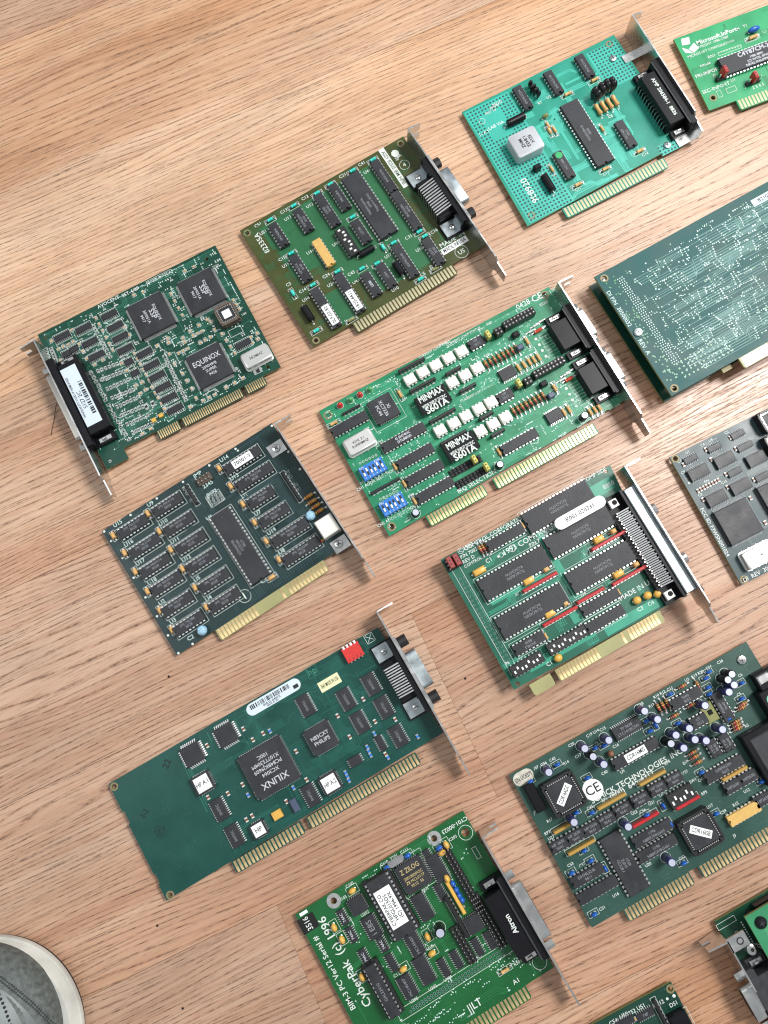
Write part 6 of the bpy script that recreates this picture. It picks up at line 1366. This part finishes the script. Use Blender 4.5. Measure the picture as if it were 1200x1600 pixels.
# ------------------------------------------------------------------ floor
GA = 25.2          # direction of the planks, degrees
def floor_material():
    m, N, L, P = nmat('oak_laminate')
    tc = N.new('ShaderNodeTexCoord'); oi = N.new('ShaderNodeObjectInfo')
    off = N.new('ShaderNodeVectorMath'); off.operation = 'SCALE'; L.new(oi.outputs['Location'], off.inputs[0]); off.inputs['Scale'].default_value = 7.3
    ad = N.new('ShaderNodeVectorMath'); ad.operation = 'ADD'; L.new(tc.outputs['Object'], ad.inputs[0]); L.new(off.outputs[0], ad.inputs[1])
    def noise(scale, detail=3, vec=None, rough=.55, dist=0.):
        mp = N.new('ShaderNodeMapping'); mp.inputs['Scale'].default_value = scale; L.new(vec or ad.outputs[0], mp.inputs['Vector'])
        t = N.new('ShaderNodeTexNoise'); t.inputs['Scale'].default_value = 1; t.inputs['Detail'].default_value = detail; t.inputs['Roughness'].default_value = rough; t.inputs['Distortion'].default_value = dist
        L.new(mp.outputs[0], t.inputs['Vector']); return t.outputs['Fac']
    def mr(src, a, b, c, d):
        t = N.new('ShaderNodeMapRange'); t.inputs[1].default_value = a; t.inputs[2].default_value = b; t.inputs[3].default_value = c; t.inputs[4].default_value = d; L.new(src, t.inputs[0]); return t.outputs[0]
    def math_(op, a, b=None, v=None):
        t = N.new('ShaderNodeMath'); t.operation = op; L.new(a, t.inputs[0])
        if b is not None: L.new(b, t.inputs[1])
        elif v is not None: t.inputs[1].default_value = v
        return t.outputs[0]
    # gentle waviness across the grain
    wv = noise((3, 7, 1), 2); wv2 = math_('MULTIPLY', math_('SUBTRACT', wv, v=.5), v=.012)
    sep = N.new('ShaderNodeSeparateXYZ'); L.new(ad.outputs[0], sep.inputs[0]); com = N.new('ShaderNodeCombineXYZ')
    ys = math_('ADD', sep.outputs[1], wv2)
    L.new(sep.outputs[0], com.inputs[0]); L.new(ys, com.inputs[1]); L.new(sep.outputs[2], com.inputs[2])
    V = com.outputs[0]
    # growth rings: uneven lines that bend into long arches
    ph = math_('ADD', math_('MULTIPLY', ys, v=1750.), math_('MULTIPLY', math_('SUBTRACT', noise((1.9, 13, 1), 3, V, .45), v=.5), v=110.))
    sn = math_('SINE', ph); ring = mr(sn, -.2, 1., 0, 1); line = mr(sn, .62, 1.0, 0, 1)
    rings = noise((4, 110, 1), 4, V, .6); broad = noise((2.2, 20, 1), 3, V); fine = noise((90, 900, 1), 4, V, .7); blot = noise((8, 20, 1), 3, V)
    brk = mr(noise((60, 480, 1), 3, V, .6), .42, .54, .05, 1)
    pore = mr(noise((14, 860, 1), 2, V, .5), .56, .645, 0, 1); pmask = mr(rings, .40, .62, .30, 1)
    pore2 = mr(noise((48, 1000, 1), 2, V, .5), .55, .66, 0, 1)
    cr = N.new('ShaderNodeValToRGB'); e = cr.color_ramp.elements
    e[0].position = .36; e[0].color = (.43, .215, .135, 1); e[1].position = .70; e[1].color = (.67, .455, .325, 1)
    x = e.new(.54); x.color = (.575, .345, .228, 1)
    s1 = math_('ADD', math_('MULTIPLY', rings, v=.42), math_('MULTIPLY', broad, v=.54)); s2 = math_('SUBTRACT', math_('ADD', s1, math_('MULTIPLY', fine, v=.26)), math_('MULTIPLY', ring, v=.05)); L.new(s2, cr.inputs[0])
    dk = math_('MAXIMUM', math_('MULTIPLY', math_('MULTIPLY', pore, pmask), v=.72), math_('MULTIPLY', pore2, v=.36)); dk = math_('MAXIMUM', dk, math_('MULTIPLY', math_('MULTIPLY', line, brk), v=.80))
    spk = mr(noise((240, 1100, 1), 3, V, .7), .36, .60, .25, 1.15); dk = math_('MULTIPLY', dk, spk)
    mx = N.new('ShaderNodeMixRGB'); mx.inputs[2].default_value = (.110, .050, .030, 1); L.new(dk, mx.inputs[0]); L.new(cr.outputs[0], mx.inputs[1])
    rd = N.new('ShaderNodeMixRGB'); rd.blend_type = 'MULTIPLY'; rd.inputs[2].default_value = (.92, .78, .66, 1); L.new(mr(noise((1.6, 9, 1), 3, V, .5), .46, .68, 0, .75), rd.inputs[0]); L.new(mx.outputs[0], rd.inputs[1])
    hs = N.new('ShaderNodeHueSaturation'); hs.inputs['Saturation'].default_value = 1.03; L.new(rd.outputs[0], hs.inputs['Color'])
    L.new(math_('MULTIPLY', mr(oi.outputs['Random'], 0, 1, .67, .95), mr(blot, .3, .7, .88, 1.12)), hs.inputs['Value'])
    L.new(mr(oi.outputs['Random'], 0, 1, .4975, .507), hs.inputs['Hue'])
    L.new(hs.outputs[0], P.inputs['Base Color'])
    L.new(math_('ADD', math_('ADD', mr(noise((40, 200, 1), 3, V), .3, .7, .26, .36), mr(noise((14, 17, 1), 4), .35, .65, -.03, .09)), math_('MULTIPLY', dk, v=.15)), P.inputs['Roughness'])
    P.inputs['Specular IOR Level'].default_value = .42
    bp = N.new('ShaderNodeBump'); bp.inputs['Strength'].default_value = .35; bp.inputs['Distance'].default_value = .0003; bp.invert = True; L.new(dk, bp.inputs['Height']); L.new(bp.outputs[0], P.inputs['Normal'])
    MATS['oak'] = m
    return m
floor_material()
mat('seam', (.07, .038, .024), .7)
def build_floor():
    b = MB(); b.quad([(-900,-700),(900,-700),(900,1000),(-900,1000)], -1.2)
    fl = link('floor', b.mesh('floor', ['seam'])); fl['kind'] = 'structure'
    c, s = cos(radians(GA)), sin(radians(GA))
    R = random.Random(4)
    # strips run along (c, s); coordinate t across the strips
    tw = STRIP; t0 = SEAM_T-9*tw
    k = 0
    while t0 < SEAM_T+9*tw:
        xs = -1100+R.uniform(0, 500)
        for (sx, st) in ENDS:
            if t0-1 <= st < t0+tw-1: xs = sx-620*2
        first = True
        while xs < 1100:
            l = 620 if any(t0-1 <= st < t0+tw-1 for _, st in ENDS) else 1400
            q = MB(); g = .11
            q.box(-l/2+.05, l/2-.05, -tw/2+g, tw/2-g, -8, 0, .04)
            cx, cy = xs+l/2, t0+tw/2
            me = q.mesh('plank', ['oak'])
            o = link('plank', me, fl, cx*c-cy*s, cx*s+cy*c, 0, GA)
            xs += l; k += 1
        t0 += tw
# seams read off the floor: one long seam and the end joints (along, across) in millimetres
STRIP = 121.5; SEAM_T = 369.7; ENDS = [(12, -50), (-134, -150)]
build_floor()
# ------------------------------------------------------------------ cards
for B in BOARDS: build_board(B)
# ------------------------------------------------------------------ shoe, hair and specks
def build_shoe():
    mat('shoe_upper', (.085,.10,.095), .62, var=.4, vscale=330, bump=1.0); mat('shoe_rand', (.50,.50,.46), .6, var=.16, vscale=60, bump=.3); mat('shoe_sole', (.012,.014,.018), .6); mat('stitch', (.035,.045,.045), .6); mat('shoe_panel', (.13,.155,.155), .5, var=.25, vscale=40)
    e = bpy.data.objects.new('shoe', None); COL.objects.link(e); e.location = (SHOE[0]*MM, SHOE[1]*MM, 0); e.rotation_euler = (0, 0, radians(SHOE[2]))
    e['label'] = 'grey trainer toe with pale rubber rim at the lower left corner'; e['category'] = 'shoe'
    r = SHOE[3]
    def outline(k, n=40):       # toe half ellipse then long sides
        pts = []
        for i in range(n+1):
            a = pi*i/n; pts.append((k*cos(a), k*1.02*sin(a)))
        pts += [(-k*.96, -60), (-k*.8, -120), (-k*.82, -190), (-k*.5, -222), (k*.5, -222), (k*.82, -190), (k*.85, -120), (k*.98, -60)]
        return pts
    def loft(rings, cap=True):
        b = MB(); k = len(rings[0][0])
        for ps, z in rings: b.v += [(p[0], p[1], zz if False else z) for p in ps]
        for a in range(len(rings)-1):
            for i in range(k): j = (i+1) % k; b.face((a*k+i, a*k+j, (a+1)*k+j, (a+1)*k+i))
        if cap: b.face(tuple((len(rings)-1)*k+i for i in range(k)))
        return b
    link('outsole', loft([(outline(r*.95), .3), (outline(r*.975), 1.5), (outline(r*.975), 4), (outline(r*.96), 4.4)]).mesh('outsole', ['shoe_sole'], 50), e)
    link('midsole', loft([(outline(r*.97), 2.6), (outline(r*.998), 5), (outline(r*.992), 8), (outline(r*.962), 8.4), (outline(r*.960), 9.2), (outline(r*.975), 9.6), (outline(r*.955), 13), (outline(r*.93), 15.5), (outline(r*.86), 16), (outline(r*.78), 15)]).mesh('midsole', ['shoe_rand'], 50), e)
    up = loft([([(p[0]-3, p[1]+5.5) for p in ps], z) for ps, z in [(outline(r*.90), 15), (outline(r*.905), 20), (outline(r*.88), 26), (outline(r*.82), 32), (outline(r*.72), 38), (outline(r*.58), 43), (outline(r*.42), 47), (outline(r*.22), 49.5), (outline(r*.05), 50.5)]])
    u = link('upper', up.mesh('upper', ['shoe_upper'], 60), e)
    # sits-up throat panel and two stitch rows following the toe box
    def surf(x, y):
        # height of the upper at a point, from the ring table
        x, y = x+3, y-5.5; d = math.hypot(x, max(y, 0)/1.02)/r
        tab = [(1.2,20),(.905,20),(.88,26),(.82,32),(.72,38),(.58,43),(.42,47),(.22,49.5),(.05,50.5),(0,50.5)]
        for (a, za), (b_, zb) in zip(tab, tab[1:]):
            if b_ <= d <= a: return zb+(za-zb)*(d-b_)/(a-b_)
        return 26
    for row in SHOE_STITCH:
        st = MB()
        for x, y in row:
            z = surf(x, y); st.cbox(x, y, 1.1, .8, z-.4, z+.4, .15)
        link('stitching', st.mesh('stitching', ['stitch']), u)
    pn = MB(); k = len(SHOE_PANEL)
    for x, y in SHOE_PANEL:
        for j in range(7): xx, yy = x-j*5.2, y-j*4.2; pn.v.append((xx, yy, surf(xx, yy)+(.2 if j == 0 else 1.0)))
    for i in range(k-1):
        for j in range(6): pn.face((i*7+j, (i+1)*7+j, (i+1)*7+j+1, i*7+j+1))
    link('eyestay', pn.mesh('eyestay', ['shoe_panel'], 60), u)
    s2 = MB()
    for x, y in SHOE_DOTS: s2.lathe([(.7, surf(x, y)+.6), (.7, surf(x, y)+1.3)], 8, x, y)
    link('perforation', s2.mesh('perforation', ['shoe_sole']), u)
SHOE = (-234., -233., 0., 54.)
build_shoe()
def strand(name, pts, r, mt, label, cat):
    b = MB(); n = 5
    for i, p in enumerate(pts):
        for k in range(n): a = 2*pi*k/n; b.v.append((p[0]+r*cos(a), p[1], p[2]+r*sin(a)))
    for i in range(len(pts)-1):
        for k in range(n): j = (k+1) % n; b.face((i*n+k, i*n+j, (i+1)*n+j, (i+1)*n+k))
    o = link(name, b.mesh(name, [mt], 80)); o['label'] = label; o['category'] = cat; return o
mat('hair_dark', (.03, .02, .015), .5)
strand('hair', HAIR, .22, 'hair_dark', 'short dark hair lying on the floor below the barcode card', 'hair')
for i, (x, y, lab) in enumerate(SPECKS):
    b = MB(); b.lathe([(.5, 0), (.75, .35), (.3, .7)], 7); o = link('speck', b.mesh('speck', ['blackcap'], 60), None, x, y, .02, i*40)
    o['label'] = lab; o['category'] = 'speck'; o['group'] = 'dark specks on the floor'
